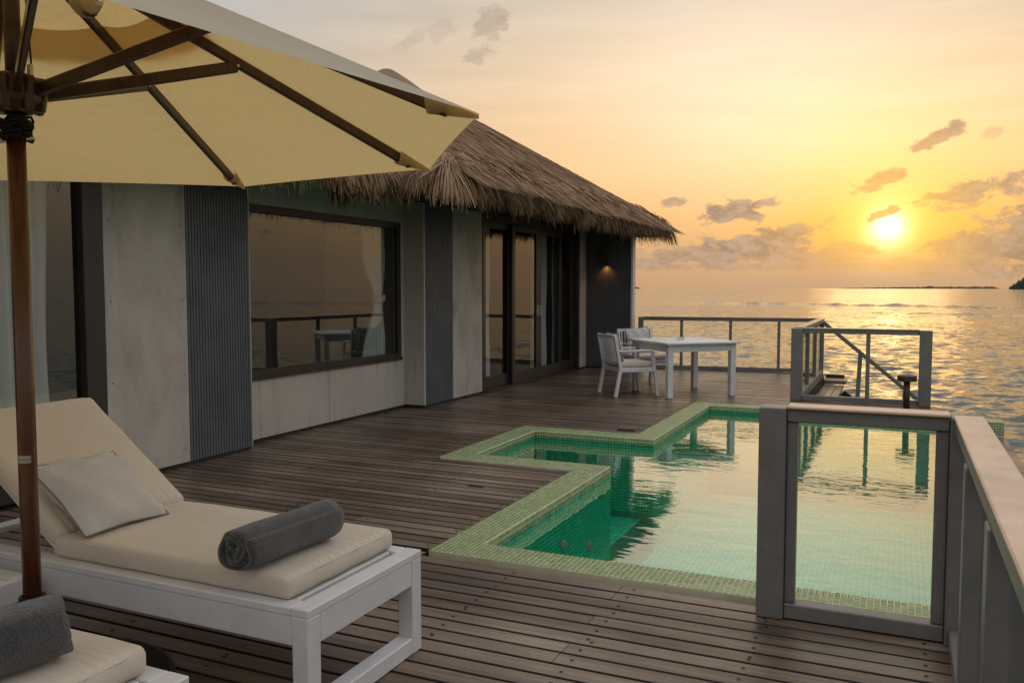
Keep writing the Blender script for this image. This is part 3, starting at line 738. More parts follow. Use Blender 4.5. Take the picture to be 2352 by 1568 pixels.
# room behind the glass
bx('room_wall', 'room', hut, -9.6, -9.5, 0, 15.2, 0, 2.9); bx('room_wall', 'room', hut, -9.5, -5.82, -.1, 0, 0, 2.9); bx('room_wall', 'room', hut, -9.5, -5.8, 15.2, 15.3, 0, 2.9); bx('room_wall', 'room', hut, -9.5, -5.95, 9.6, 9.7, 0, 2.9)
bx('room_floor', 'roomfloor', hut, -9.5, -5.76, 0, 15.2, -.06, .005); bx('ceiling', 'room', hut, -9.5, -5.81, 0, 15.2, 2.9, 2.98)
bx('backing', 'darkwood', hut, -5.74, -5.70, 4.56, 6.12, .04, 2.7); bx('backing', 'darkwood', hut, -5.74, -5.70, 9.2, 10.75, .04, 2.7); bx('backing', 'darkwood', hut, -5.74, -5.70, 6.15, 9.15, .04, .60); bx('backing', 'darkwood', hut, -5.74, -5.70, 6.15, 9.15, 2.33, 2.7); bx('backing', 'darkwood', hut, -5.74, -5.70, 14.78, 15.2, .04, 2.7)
# picture window
def framed(name, y0, y1, z0, z1, x, fw, depth=.07, sill=0, glass_back=.045, bot=None):
    w = bpy.data.objects.new(name, None); COL.objects.link(w); w.parent = hut; w.location = Vector((x, (y0 + y1) / 2, z0)) - hut.location
    b_ = fw if bot is None else bot
    bx('frame', 'bronze', w, x - depth, x, y0, y0 + fw, z0, z1); bx('frame', 'bronze', w, x - depth, x, y1 - fw, y1, z0, z1)
    bx('frame', 'bronze', w, x - depth, x - .001, y0 + fw, y1 - fw, z1 - fw, z1); bx('frame', 'bronze', w, x - depth, x - .001, y0 + fw, y1 - fw, z0, z0 + b_)
    gx = x - glass_back
    m = MB().box(gx - .006, gx, y0 + fw - .005, y1 - fw + .005, z0 + b_ - .005, z1 - fw + .005, .0005); m = MB()
    m.add([(gx, y0 + fw - .005, z0 + b_ - .005), (gx, y1 - fw + .005, z0 + b_ - .005), (gx, y1 - fw + .005, z1 - fw + .005), (gx, y0 + fw - .005, z1 - fw + .005)], [(0, 1, 2, 3)])
    g = m.build('glass', 'glass', w)
    return w
win = framed('window', WY0 - .02, WY1, WZ0, WZ1, XW + .012, .075)
bx('sill', 'bronze', win, XW - .05, XW + .03, WY0 + .0, WY1, WZ0 - .012, WZ0 + .022)
ip = MB(); ip.add([(XW - .055, 7.62, WZ0 + .07), (XW - .055, 8.93, WZ0 + .07), (XW - .055, 8.93, WZ1 - .07), (XW - .055, 7.62, WZ1 - .07)], [(0, 1, 2, 3)]); ip.build('inner_pane', 'railglass', win)
bx('rebate', 'bronze', win, XW - .055, XW - .018, WY1 - .135, WY1 - .076, WZ0 + .08, WZ1 - .08)
# big glazing at the near end
framed('window', 1.2, 4.545, .04, 2.6, XA + .004, .17, glass_back=.06)
# sliding door: two fixed leaves behind two sliding ones
dr = bpy.data.objects.new('sliding_door', None); COL.objects.link(dr); dr.parent = hut; dr.location = Vector((XB, 12.77, 0)) - hut.location
bx('frame', 'bronze', dr, XB - .14, XB + .012, 10.772, 10.86, .0, 2.58); bx('frame', 'bronze', dr, XB - .14, XB + .012, 14.67, 14.758, .0, 2.58)
bx('frame', 'bronze', dr, XB - .14, XB + .011, 10.86, 14.67, 2.47, 2.58); bx('track', 'bronze', dr, XB - .14, XB + .03, 10.86, 14.67, .004, .035)
def leaf(y0, y1, x, handle=None):
    w = bpy.data.objects.new('door_leaf', None); COL.objects.link(w); w.parent = dr; w.location = Vector((x, (y0 + y1) / 2, .03)) - wloc(dr)
    s = .105; z0, z1 = .037, 2.467
    for (a, b) in ((y0, y0 + s), (y1 - s, y1)): bx('stile', 'bronze', w, x - .045, x, a, b, z0, z1, b=.003)
    bx('rail', 'bronze', w, x - .045, x - .0015, y0 + s, y1 - s, z1 - .09, z1, b=.003); bx('rail', 'bronze', w, x - .045, x - .0015, y0 + s, y1 - s, z0, z0 + .17, b=.003)
    gx = x - .022; m = MB(); m.add([(gx, y0 + s - .005, z0 + .165), (gx, y1 - s + .005, z0 + .165), (gx, y1 - s + .005, z1 - .085), (gx, y0 + s - .005, z1 - .085)], [(0, 1, 2, 3)]); m.build('glass', 'glass', w)
    if handle is not None:
        m = MB()
        for q in ((-.03, -.018), (.018, .03)): m.box(x + .0005, x + .008, handle + q[0], handle + q[1], 1.06, 1.22, .002)
        for q in ((1.06, 1.072), (1.208, 1.22)): m.box(x + .0005, x + .0075, handle - .018, handle + .018, *q, .002)
        m.build('handle', 'metal', w)
leaf(10.862, 11.93, XB - .075); leaf(13.80, 14.668, XB - .075)
leaf(11.83, 12.868, XB - .01, 12.81); leaf(12.872, 13.90, XB - .01, 12.93)

# roof: thatched pyramid over the far block, lower ridge roof over the near one
roof = bpy.data.objects.new('roof', None); COL.objects.link(roof); roof.parent = hut; roof.location = Vector((-8, 12.4, 2.6)) - hut.location
EX, EY0, EY1, EZ = -4.33, 7.86, 16.75, 2.80
AP = Vector((-8.0, 12.42, 5.13)); BX_ = -11.7
EX2, RZ2 = -4.95, 4.25
def slab(pts, th=.16, name='thatch_bed', mat='thatchbase'):
    m = MB(); n = len(pts); vs = [tuple(p) for p in pts] + [(p[0], p[1], p[2] - th) for p in pts]
    m.add(vs, [tuple(range(n)), tuple(range(2 * n - 1, n - 1, -1))] + [(i, (i + 1) % n, n + (i + 1) % n, n + i) for i in range(n)])
    return m.build(name, mat, roof)
c1, c2, c3, c4 = (EX, EY0, EZ), (EX, EY1, EZ), (BX_, EY1, EZ), (BX_, EY0, EZ)
slab([c1, c2, tuple(AP)]); slab([c2, c3, tuple(AP)]); slab([c3, c4, tuple(AP)]); slab([c4, c1, tuple(AP)])
slab([(EX2, -.5, EZ - .02), (EX2, EY0 + 1.5, EZ - .02), (-8, EY0 + 1.5, RZ2), (-8, -.5, RZ2)])
# rounded ridge cap at the top
m = MB(); m.lathe([(.0, .035), (.10, .02), (.22, -.05), (.40, -.17), (.75, -.43)], (AP.x, AP.y, AP.z + .03), 20); m.build('ridge_cap', 'thatchbase', roof, smooth=True)
# dark boards under the eaves
for pts in ([(EX + .05, EY0 + .05, EZ - .17), (EX + .05, EY1 - .05, EZ - .17), (-5.5, EY1 - 1.2, EZ + .1), (-5.5, EY0 + 1.2, EZ + .1)],
            [(EX + .05, EY0 + .05, EZ - .17), (-5.5, EY0 + 1.2, EZ + .1), (-7.5, EY0 + 1.2, EZ + .1), (-7.5, EY0 + .05, EZ - .17)],
            [(EX2 + .05, -.4, EZ - .19), (EX2 + .05, EY0 + .1, EZ - .19), (-5.75, EY0 + .1, EZ + .05), (-5.75, -.4, EZ + .05)]):
    slab(pts, .03, 'eave_lining', 'darkwood')
bx('eave_board', 'darkwood', roof, EX + .051, EX + .075, EY0 + .06, EY1 - .06, EZ - .28, EZ - .16); bx('eave_board', 'darkwood', roof, -7.4, EX + .05, EY0 + .035, EY0 + .06, EZ - .28, EZ - .16)
bx('eave_board', 'deck', roof, -6.2, EX + .05, EY1 - .06, EY1 - .035, EZ - .28, EZ - .16)
def strands(P0, D, L, droop, width, nseg, name, bend=None, side=None):
    """ribbons: start points P0, start directions D, lengths L, droop 0..1"""
    P0 = np.asarray(P0, float); n = len(P0); D = D / np.linalg.norm(D, axis=1, keepdims=True)
    down = np.array([0, 0, -1.0]); p = P0.copy(); rowsL = [];
    sd = np.cross(D, down); sd /= (np.linalg.norm(sd, axis=1, keepdims=True) + 1e-9)
    tw = rng.normal(0, .6, (n, 1)); up_ = np.cross(sd, D); sd = sd * np.cos(tw) + up_ * np.sin(tw)
    for k in range(nseg + 1):
        t = k / nseg; w = (width * (1 - .65 * t ** 1.5))[:, None] / 2
        rowsL.append(p - sd * w); rowsL.append(p + sd * w)
        f = (droop * min(1, t * 1.25))[:, None]
        d = D * (1 - f) + down * f; d += bend[:, :] * t if bend is not None else 0
        d /= np.linalg.norm(d, axis=1, keepdims=True); p = p + d * (L / nseg)[:, None]
    Vv = np.stack(rowsL, 1).reshape(-1, 3); q = 2 * (nseg + 1)
    fq = np.array([(2 * k, 2 * k + 1, 2 * k + 3, 2 * k + 2) for k in range(nseg)])
    F = ((np.arange(n) * q)[:, None, None] + fq[None]).reshape(-1, 4)
    return npmesh(name, Vv, F, 'thatch', roof, kind='stuff')
def eave(p, q, slope, n, name, drop=(.26, .50), back=.55, spread=.085, hips=(1.1, 1.1)):
    p, q, slope = (np.asarray(a, float) for a in (p, q, slope)); slope = slope / np.linalg.norm(slope); al = (q - p) / np.linalg.norm(q - p)
    t = rng.random((n, 1)); u = rng.random((n, 1)) ** 1.3 * back
    LL = np.linalg.norm(q - p); P0 = p + al * (hips[0] * u + t * (LL - (hips[0] + hips[1]) * u)) - slope * u + np.array([0, 0, .02]) + rng.normal(0, .018, (n, 3))
    D = slope + rng.normal(0, spread, (n, 1)) * al + np.array([0, 0, 1.0]) * rng.normal(.015, .035, (n, 1))
    clump = .86 + .16 * np.sin(t[:, 0] * np.linalg.norm(q - p) * 9.0) * np.sin(t[:, 0] * np.linalg.norm(q - p) * 3.7 + 1)
    L = u[:, 0] + rng.uniform(*drop, n) * clump
    strands(P0, D, L, rng.uniform(.55, .95, n) * np.clip((L - u[:, 0]) / .35, .4, 1), rng.uniform(.008, .016, n), 6, name, rng.normal(0, .15, (n, 1)) * al)
sF = Vector((EX - AP.x, 0, EZ - AP.z)); sN = Vector((0, EY0 - AP.y, EZ - AP.z)); sR = Vector((0, EY1 - AP.y, EZ - AP.z)); sW = Vector((EX2 + 8, 0, EZ - RZ2))
eave((EX, EY0, EZ), (EX, EY1, EZ), sF, 10500, 'fringe')
eave((EX, EY0, EZ), (-6.6, EY0, EZ), sN, 2600, 'fringe', hips=(.85, 0))
eave((EX, EY1, EZ), (-6.2, EY1, EZ), sR, 700, 'fringe', hips=(.85, 0))
eave((EX2, 2.0, EZ - .02), (EX2, EY0 + .02, EZ - .02), sW, 4200, 'fringe', (.28, .50), hips=(0, 0))
# corner tufts fan round the hips
for (cx, cy, a0, a1, n) in ((EX, EY0, -95, 5, 1500), (EX, EY1, -5, 75, 700)):
    a = np.radians(rng.uniform(a0, a1, n)); u = rng.random(n) * .75
    hip = np.array([cx, cy, EZ]) - np.array(AP); hip /= np.linalg.norm(hip)
    P0 = np.array([cx, cy, EZ + .01]) - hip * u[:, None] + rng.normal(0, .03, (n, 3))
    D = np.stack([np.cos(a), np.sin(a), rng.uniform(-1.05, -.78, n)], 1)
    strands(P0, D, rng.uniform(.35, .62, n), rng.uniform(.4, .8, n), rng.uniform(.009, .018, n), 6, 'fringe')
# courses of leaf lying on the slopes
def courses(tri, slope, n, name):
    A_, B_, C_ = (np.asarray(v, float) for v in tri); r1 = np.sqrt(rng.random((n, 1))); r2 = rng.random((n, 1))
    P = A_ * (1 - r1) + B_ * r1 * (1 - r2) + C_ * r1 * r2
    s = np.asarray(slope, float); s /= np.linalg.norm(s); al = (C_ - B_) / np.linalg.norm(C_ - B_); nn = np.cross(s, al); nn = nn if nn[2] > 0 else -nn
    P = P + nn * (.012 + rng.random((n, 1)) * .018)
    D = s + al * rng.normal(0, .04, (n, 1)) + nn * rng.uniform(.0, .03, (n, 1))
    strands(P, D, rng.uniform(.25, .6, n), rng.uniform(0, .03, n), rng.uniform(.007, .014, n), 2, name)
courses((AP, c1, c2), sF, 46000, 'leaf_course'); courses((AP, c4, c1), sN, 9000, 'leaf_course')

# ------------------------------------------------------------------ curtains, wall lamp
def curtain(label, y0, y1, x, z0, z1, folds, pinch=None, amp=.035, group=None):
    n, k = 60, 26; vs = []; fs = []
    for j in range(k + 1):
        v = j / k; z = z1 + (z0 - z1) * v
        for i in range(n + 1):
            u = i / n; yy = y0 + (y1 - y0) * u; a = amp
            if pinch:
                pz, py, pw = pinch; s = exp(-((z - pz) / .30) ** 2) if z > pz else exp(-((z - pz) / .42) ** 2)
                yy = yy + (py + (u - .5) * pw - yy) * s * .95; a = amp * (1 - .45 * s)
            vs.append((x + a * sin(u * folds * 2 * pi + .6 * sin(v * 3 + u * 9)) + .012 * sin(v * 11 + u * 5) * v, yy + .012 * sin(v * 5 + u * 14), z + .012 * sin(u * folds * 2 * pi + 1) * (v > .98)))
    for j in range(k):
        for i in range(n): a = j * (n + 1) + i; fs.append((a, a + 1, a + n + 2, a + n + 1))
    m = MB(); m.v = vs; m.f = fs; o = m.build('curtain', 'curtain', None, smooth=True); tag(o, label, 'curtain', group)
    return o
curtain('pale curtain gathered by a tie in the picture window', 8.42, 8.90, -5.80, WZ0 + .05, WZ1 + .05, 7, (1.38, 8.78, .16), .04)
o = MB(); o.T = Matrix.Translation((-5.80, 8.76, 1.38)) @ Matrix.Rotation(radians(24), 4, 'X'); o.lathe([(.085, -.04), (.098, 0), (.085, .04)], n=20)
tie = o.build('curtain_tie', 'cushion', bpy.data.objects['curtain'], smooth=True); tie.location = -bpy.data.objects['curtain'].location
curtain('thin edge of white curtain in the picture window corner nearest the lounger', 6.05, 6.42, -5.80, WZ0 + .05, WZ1 + .05, 5, (1.35, 6.12, .12), .04)
curtain('long white curtain behind the tall glazing beside the lounger', 2.9, 4.20, -5.60, .04, 2.66, 15, None, .04)
curtain('sheer white curtain behind the fixed door pane next to the cement panel', 10.95, 11.42, -5.60, .06, 2.5, 8, None, .035)
curtain('sheer white curtain behind the sliding door leaf with a handle, wall lamp side', 13.0, 13.62, -5.58, .06, 2.5, 9, None, .035)
curtain('narrow strip of sheer curtain in the door pane nearest the wall lamp', 13.95, 14.12, -5.58, .06, 2.5, 3, None, .03)
lamp = thing('wall_lamp', 'dark box wall lamp lit from below on the ribbed wing wall', 'lamp', (-4.97, 15.11, 1.96))
bx('housing', 'brownmetal', lamp, -5.045, -4.905, 15.02, 15.145, 1.965, 2.29, b=.004)
m = MB(); m.lathe([(.0, 0), (.035, 0), (.04, .006)], (-4.975, 15.085, 1.966), 16); m.build('bulb', 'bulb', lamp)
pl = bpy.data.lights.new('wall_lamp_light', 'SPOT'); pl.energy = 2.2; pl.color = (1, .42, .09); pl.spot_size = radians(120); pl.spot_blend = .8; pl.shadow_soft_size = .02
plo = bpy.data.objects.new('wall_lamp_light', pl); COL.objects.link(plo); plo.parent = lamp; plo.location = Vector((-4.975, 15.095, 1.945)) - lamp.location

# ------------------------------------------------------------------ railings
RH = .966
def railing(label, p, q, posts, w=.075, capw=.10, group='grey timber railings round the deck', endw=.12, pw=.05, ends=(True, True), base=0.0, topmat='railtop', bottom=True):
    p = Vector((*p, base)); q = Vector((*q, base)); d = (q - p); L = d.length; d.normalize()
    t = thing('railing', label, 'railing', ((p + q) / 2), 0, group); t.location.z = base
    sd = Vector((-d.y, d.x, 0))
    def B(name, a0, a1, z0, z1, wd, mat, off=0, b=.005):
        m = MB(); M = Matrix.Identity(4)
        for i, a in enumerate((d, sd, Vector((0, 0, 1)))):
            for r in range(3): M[r][i] = a[r]
        for r in range(3): M[r][3] = p[r]
        m.T = M; m.box(a0, a1, off - wd / 2, off + wd / 2, z0, z1, b); return m.build(name, mat, t)
    inner0 = endw if ends[0] else 0; inner1 = L - endw if ends[1] else L
    if ends[0]: B('post', 0, endw, .002, RH, endw, 'rail')
    if ends[1]: B('post', L - endw, L, .002, RH, endw, 'rail')
    B('top_rail', inner0 + .001, inner1 - .001, RH - .062, RH - .003, w, 'rail'); 
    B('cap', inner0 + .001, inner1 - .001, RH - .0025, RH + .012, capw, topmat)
    if bottom: B('bottom_rail', inner0 + .001, inner1 - .001, .006, .075, w, 'rail')
    xs_ = [inner0] + [a for a in posts] + [inner1]
    for a in posts: B('post', a - pw / 2, a + pw / 2, .076, RH - .063, pw + .012, 'rail')
    for a, b in zip(xs_[:-1], xs_[1:]):
        a2 = a + (pw / 2 if a in posts else .0) + .004; b2 = b - (pw / 2 if b in posts else .0) - .004
        B('pane', a2, b2, .078, RH - .066, .008, 'railglass', 0, .001)
    return t, B
# far railing, from the wing wall to the stair corner
railing('long grey railing with three slim posts between the lamp wall and sea steps', (-4.46, 15.50), (-1.20, 15.86), [.80, 1.68, 2.52], endw=.09)
railing('short railing beside the sea steps between two corner posts', (-1.235, 12.08), (-1.235, 15.76), [1.2, 2.4], endw=.05, ends=(False, False), capw=.12)
railing('grey railing with one slim middle post behind the T shaped post light', (-1.31, 11.93), (.385, 11.93), [.95], endw=.145)
# near railing: thick post then a framed pane
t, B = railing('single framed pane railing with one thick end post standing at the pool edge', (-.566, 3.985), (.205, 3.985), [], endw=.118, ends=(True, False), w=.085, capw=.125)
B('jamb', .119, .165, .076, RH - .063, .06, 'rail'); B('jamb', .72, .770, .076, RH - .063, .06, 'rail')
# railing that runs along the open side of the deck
t, B = railing('side railing with a broad sunlit-toned top board and solid posts along the deck edge', (.27, 4.05), (.27, -.45), [.82, 1.62, 2.42, 3.2, 3.9], endw=.13, w=.10, capw=.112, pw=.10)

# sea steps with a sloping handrail
stair = thing('sea_stairs', 'wooden steps leading down to the sea with a sloping grey handrail', 'stairs', (-.8, 14.5, SEA))
for i, xx in enumerate((-1.145, -1.035, -.925)): bx('tread_plank', 'deck_y', stair, xx, xx + .103, 12.0, 15.3, -.17, -.135 + .001 * i)
bx('tread', 'deck_y', stair, -1.15, -.80, 15.32, 15.80, -.125, -.06); bx('landing_beam', 'subfloor', stair, -1.16, -.85, 15.82, 15.9, -.11, -.01)
for j in range(8): bx('tread_plank', 'deck', stair, -.78, -.36, 14.85 + j * .105, 14.95 + j * .105, -.40, -.365)
bx('riser', 'subfloor', stair, -.80, -.45, 14.85, 15.69, -.56, -.405); bx('riser', 'subfloor', stair, -1.14, -.86, 12.05, 15.3, -.5, -.175)
for k in range(4): bx('tread', 'deck', stair, -.36 + k * .28, -.10 + k * .28, 14.85, 15.69, -.60 - k * .2, -.56 - k * .2)
rod('stringer', 'subfloor', stair, (-.9, 14.82, -.35), (.9, 14.82, -1.6), .05, .2); rod('stringer', 'subfloor', stair, (-.9, 15.73, -.35), (.9, 15.73, -1.6), .05, .2)
rod('handrail', 'rail', stair, (-1.28, 15.83, .955), (.62, 15.83, -.63), .06, .065)
for (xa, za) in ((-.60, .37), (.12, -.25)): rod('baluster', 'rail', stair, (xa, 15.83, za), (xa - .07, 15.83, -1.5), .07, .05)
# T shaped light post
m = thing('post_light', 'small dark T shaped post light on the deck strip behind the pool', 'light', (.105, 11.55, 0))
MB().tube([(.105, 11.55, .001), (.105, 11.55, .37)], .037, 16).build('stem', 'brownmetal', m, smooth=True)
MB().lathe([(.0, .355), (.105, .352), (.112, .36), (.112, .415), (.105, .425), (.06, .418), (0, .412)], (.105, 11.55, 0), 28).build('head', 'brownmetal', m)

# ------------------------------------------------------------------ soft furnishing helpers
def rounded_box(lx, ly, lz, r, nx, ny, nz, disp=None):
    """box centred at 0 with rounded edges, as vertices and faces"""
    vs = []; idx = {}; fs = []
    def vid(p):
        k = tuple(round(c, 5) for c in p)
        if k not in idx: idx[k] = len(vs); vs.append(k)
        return idx[k]
    Ls = (lx, ly, lz); N = (nx, ny, nz)
    for ax in range(3):
        o1, o2 = (ax + 1) % 3, (ax + 2) % 3
        for sg in (-1, 1):
            for i in range(N[o1]):
                for j in range(N[o2]):
                    q = []
                    for a, b in ((0, 0), (1, 0), (1, 1), (0, 1)):
                        p = [0, 0, 0]; p[ax] = sg * Ls[ax] / 2; p[o1] = ((i + a) / N[o1] - .5) * Ls[o1]; p[o2] = ((j + b) / N[o2] - .5) * Ls[o2]; q.append(vid(p))
                    fs.append(q if sg > 0 else q[::-1])
    out = []
    for p in vs:
        inn = [max(-L / 2 + r, min(L / 2 - r, c)) for c, L in zip(p, Ls)]; d = Vector([a - b for a, b in zip(p, inn)])
        if d.length > 1e-6: d.normalize(); q = Vector(inn) + d * r
        else: q = Vector(p)
        if disp: q = q + disp(q, d)
        out.append(tuple(q))
    return out, fs
def cushion(name, size, r, M, mat, parent, n=(40, 24, 5), pucker=0.0, seed=0, bulge=.012):
    g = random.Random(seed); ph = [g.uniform(0, 6.28) for _ in range(12)]
    lx, ly, lz = size
    def disp(q, d):
        u, v = q.x / lx * 2, q.y / ly * 2
        dz = bulge * (1 - u * u) * (1 - v * v) * (1 if q.z > 0 else -.1)
        w = 0
        if pucker and q.z > 0:
            e1 = exp(-((1 - u) * lx / 2 / .085)); e0 = exp(-((1 + u) * lx / 2 / .07))
            w = pucker * (e1 * (sin(v * 70 + ph[0] + 1.5 * sin(v * 5)) + .7 * sin(v * 113 + ph[1])) + e0 * (sin(v * 33 + ph[2]+ sin(v*7)) + .5 * sin(v * 57 + ph[3])) + .35 * sin(u * 7 + v * 3 + ph[4]) * .5)
        ex = .004 * sin(q.y * 31 + ph[5]) + .003 * sin(q.x * 23 + ph[6])
        return Vector((ex * .5, ex * .6, dz + w))
    vs, fs = rounded_box(lx, ly, lz, r, *n, disp)
    m = MB(); m.T = M; m.add(vs, fs); o = m.build(name, mat, parent, smooth=True, world=False)
    # welt seam round the top edge
    pts = []; hx, hy = lx / 2 - .004, ly / 2 - .004
    for i in range(48):
        t = 2 * pi * i / 48; c, s_ = cos(t), sin(t); k = 1 / max(abs(c) / hx, abs(s_) / hy); pts.append(M @ Vector((c * k * .998, s_ * k * .998, lz / 2 - r * .55)))
    MB().tube(pts + pts[:1], .0032, 6, False).build('welt', mat, o, smooth=True, world=False)
    return o
def pillow(M, label, size=.42, th=.13, cat='pillow', group=None, mat='pillow'):
    n = 22; m = MB(); vs = []; fs = []
    for side in (1, -1):
        o = len(vs)
        for i in range(n + 1):
            for j in range(n + 1):
                u, v = i / n * 2 - 1, j / n * 2 - 1
                pin = 1 - .07 * (1 - u * u) * 0 ; x = u * (1 - .07 * (1 - abs(v) ** 1.2)) ; y = v * (1 - .07 * (1 - abs(u) ** 1.2))
                h = ((1 - u ** 2) * (1 - v ** 2)) ** .48
                wr = .012 * sin(7 * u + 4 * v) * (1 - h) * h * 3 + .006 * sin(13 * v - 6 * u) * h * (1 - h) * 3
                vs.append((x * size / 2, y * size / 2, side * (h * th / 2 + wr)))
        for i in range(n):
            for j in range(n):
                a = o + i * (n + 1) + j; q = (a, a + n + 1, a + n + 2, a + 1); fs.append(q if side > 0 else q[::-1])
    m.add(vs, fs)
    ob = m.build('pillow', mat, None, smooth=True); ob.matrix_world = M; tag(ob, label, cat, group)
    pts = []
    for k in range(97):
        t = (k % 96) / 24; s = int(t); f = t - s; c = [(-1, -1), (1, -1), (1, 1), (-1, 1), (-1, -1)]
        u = c[s][0] + (c[s + 1][0] - c[s][0]) * f; v = c[s][1] + (c[s + 1][1] - c[s][1]) * f
        pts.append((u * (1 - .07 * (1 - abs(v) ** 1.2)) * size / 2 * 1.005, v * (1 - .07 * (1 - abs(u) ** 1.2)) * size / 2 * 1.005, 0))
    pm = MB().tube(pts, .0035, 6, False); po = pm.build('piping', 'piping', None, smooth=True); po.parent = ob
    return ob
def towel(c, ang, L, R, label, turns=4.2, mirror=1):
    """a towel rolled up tight: a spiral sheet swept along its length"""
    nT = 130; th = R / (turns + .6) * .84; m = MB(); ring = []
    for i in range(nT + 1):
        a = i / nT * turns * 2 * pi; r = .012 + (R - .012) * (i / nT) ** .95; rr = r * (1 + .02 * sin(3 * a + 1) + .012 * sin(7 * a))
        ring.append((rr * cos(a), rr * sin(a), max(.003, rr - th) * cos(a), max(.003, rr - th) * sin(a)))
    nl = 16; vs = []; fs = []
    for k in range(nl + 1):
        t = k / nl; y = (t - .5) * L
        for i, (ox, oz, ix, iz) in enumerate(ring):
            w = i / nT; e = (.012 * sin(i * .45) + .008 * sin(i * .17 + 2)) * (1 if k in (0, nl) else 0) * (1 if k else -1)
            s = 1 + .02 * sin(t * 9 + i * .05) - .03 * (abs(t - .5) * 2) ** 6 * w
            vs.append((ox * s, y + e, oz * s)); vs.append((ix * s, y + e * .8, iz * s))
    q = 2 * (nT + 1)
    for k in range(nl):
        for i in range(nT):
            a = k * q + 2 * i
            fs.append((a, a + 2, a + q + 2, a + q)); fs.append((a + 1, a + q + 1, a + q + 3, a + 3))
        a = k * q + 2 * nT; fs.append((a, a + 1, a + q + 1, a + q))
    for k in (0, nl):
        for i in range(nT): a = k * q + 2 * i; f = (a, a + 1, a + 3, a + 2); fs.append(f if k else f[::-1])
    m.v = vs; m.f = fs; o = m.build('towel', 'towel', None, smooth=True)
    o.location = c; o.rotation_euler = (0, radians(35) * mirror, ang); o.scale = (1.03, 1, .97); return tag(o, label, 'towel', 'rolled towels on the loungers')

# ------------------------------------------------------------------ loungers
def lounger(yc, label, slats=True):
    t = thing('sun_lounger', label, 'sun lounger', (-1.78, yc, 0), 0, 'white sun loungers under the umbrella')
    H = .42; w = .372; Lg = 1.98
    def b(name, mat, *a, **k): return bx(name, mat, t, *a, world=False, **k)
    for s in (-1, 1):
        ya, yb = sorted((s * w, s * (w - .075))); b('side_rail', 'white', -Lg, -.0765, ya, yb, H - .03, H)
        ya, yb = sorted((s * (w - .004), s * (w - .040))); b('apron', 'white', -Lg + .07, -.071, ya, yb, H - .135, H - .031)
    b('end_rail', 'white', -.0755, 0, -w, w, H - .03, H + .0005); b('end_rail', 'white', -Lg - .001, -Lg + .075, -w + .076, w - .076, H - .03, H - .0005)
    b('apron', 'white', -.040, -.004, -w + .0715, w - .0715, H - .135, H - .031)
    for x in (-.001, -Lg + .071):
        for s in (-1, 1):
            ya, yb = sorted((s * (w - .001), s * (w - .071))); b('leg', 'white', x - .07, x, ya, yb, .001, H - .0305)
        b('foot_bar', 'white', x - .069, x - .001, -w + .0715, w - .0715, .0015, .07)
    x = -.105
    while x > -1.25:
        b('slat', 'white', x - .08, x, -w + .077, w - .077, H - .024, H - .002); x -= .105
    # reclining back
    a = radians(36.0); hx = -1.30
    Mb = Matrix.Translation((hx, 0, H + .005)) @ Matrix.Rotation(a, 4, 'Y')
    for s in (-1, 1):
        m = MB(); m.T = Mb; y0_, y1_ = sorted((s * (w - .08), s * (w - .125))); m.box(-.78, 0, y0_, y1_, -.02, .015); m.build('back_frame', 'white', t, world=False)
    for k in range(7):
        m = MB(); m.T = Mb; m.box(-.77 + k * .11, -.69 + k * .11, -w + .126, w - .126, -.012, .010); m.build('back_slat', 'white', t, world=False)
    rod('prop', 'white', t, tuple(Vector((-1.28, yc, 0)) + Vector((-1.78 - .0, 0, 0)) + Vector((-.36, 0, .62)) + Vector((.0, 0, 0))), (-1.78 - 1.86, yc, .40), .03, .03)
    m1 = cushion('seat_cushion', (1.20, .665, .086), .026, Matrix.Translation((-.705, .0, H + .045)), 'cushion', t, (60, 150, 4), .0026, 1)
    m2 = cushion('back_cushion', (.78, .665, .09), .034, Mb @ Matrix.Translation((-.40, 0, .062)), 'cushion', t, (44, 90, 5), .002, 2)
    return t
lounger(2.622, 'white lounger with a beige mattress and square pillow beneath the umbrella')
lounger(1.357, 'white lounger parted from the pool by the pillowed lounger, towel on its mattress')
u_ = Vector((0, 1, -.02)).normalized(); v_ = Vector((-.32, .0, .235)); v_ = (v_ - u_ * v_.dot(u_)).normalized(); n_ = u_.cross(v_)
Mp = Matrix.Identity(4)
for i, a in enumerate((u_, v_, n_)):
    for r in range(3): Mp[r][i] = a[r]
for r, c in enumerate((-3.055, 2.50, .645)): Mp[r][3] = c
pillow(Mp, 'square pale grey pillow with piping leaning on the lounger mattress', .415, .17)
towel((-2.055, 2.47, .515 + .082), radians(-4), .49, .083, 'rolled charcoal towel lying across the mattress with the square pillow')
towel((-2.07, 1.27, .515 + .087), radians(-10), .50, .088, 'rolled charcoal towel on the lounger farther from the pool', mirror=-1)

# low slatted table by the umbrella pole
st = thing('side_table', 'low white slatted side table beside the umbrella pole', 'side table', (-3.30, 2.0, 0))
for j in range(5): bx('slat', 'white', st, -3.52, -3.105, 1.795 + j * .082, 1.865 + j * .082, .352, .378)
bx('apron', 'white', st, -3.10, -3.065, 1.79, 2.2, .29, .38); bx('apron', 'white', st, -3.56, -3.525, 1.79, 2.2, .29, .38)
for xx in (-3.104, -3.524):
    for y_ in (1.792, 2.138): bx('leg', 'white', st, xx - .06, xx - .0005 , y_, y_ + .06, .001, .35)

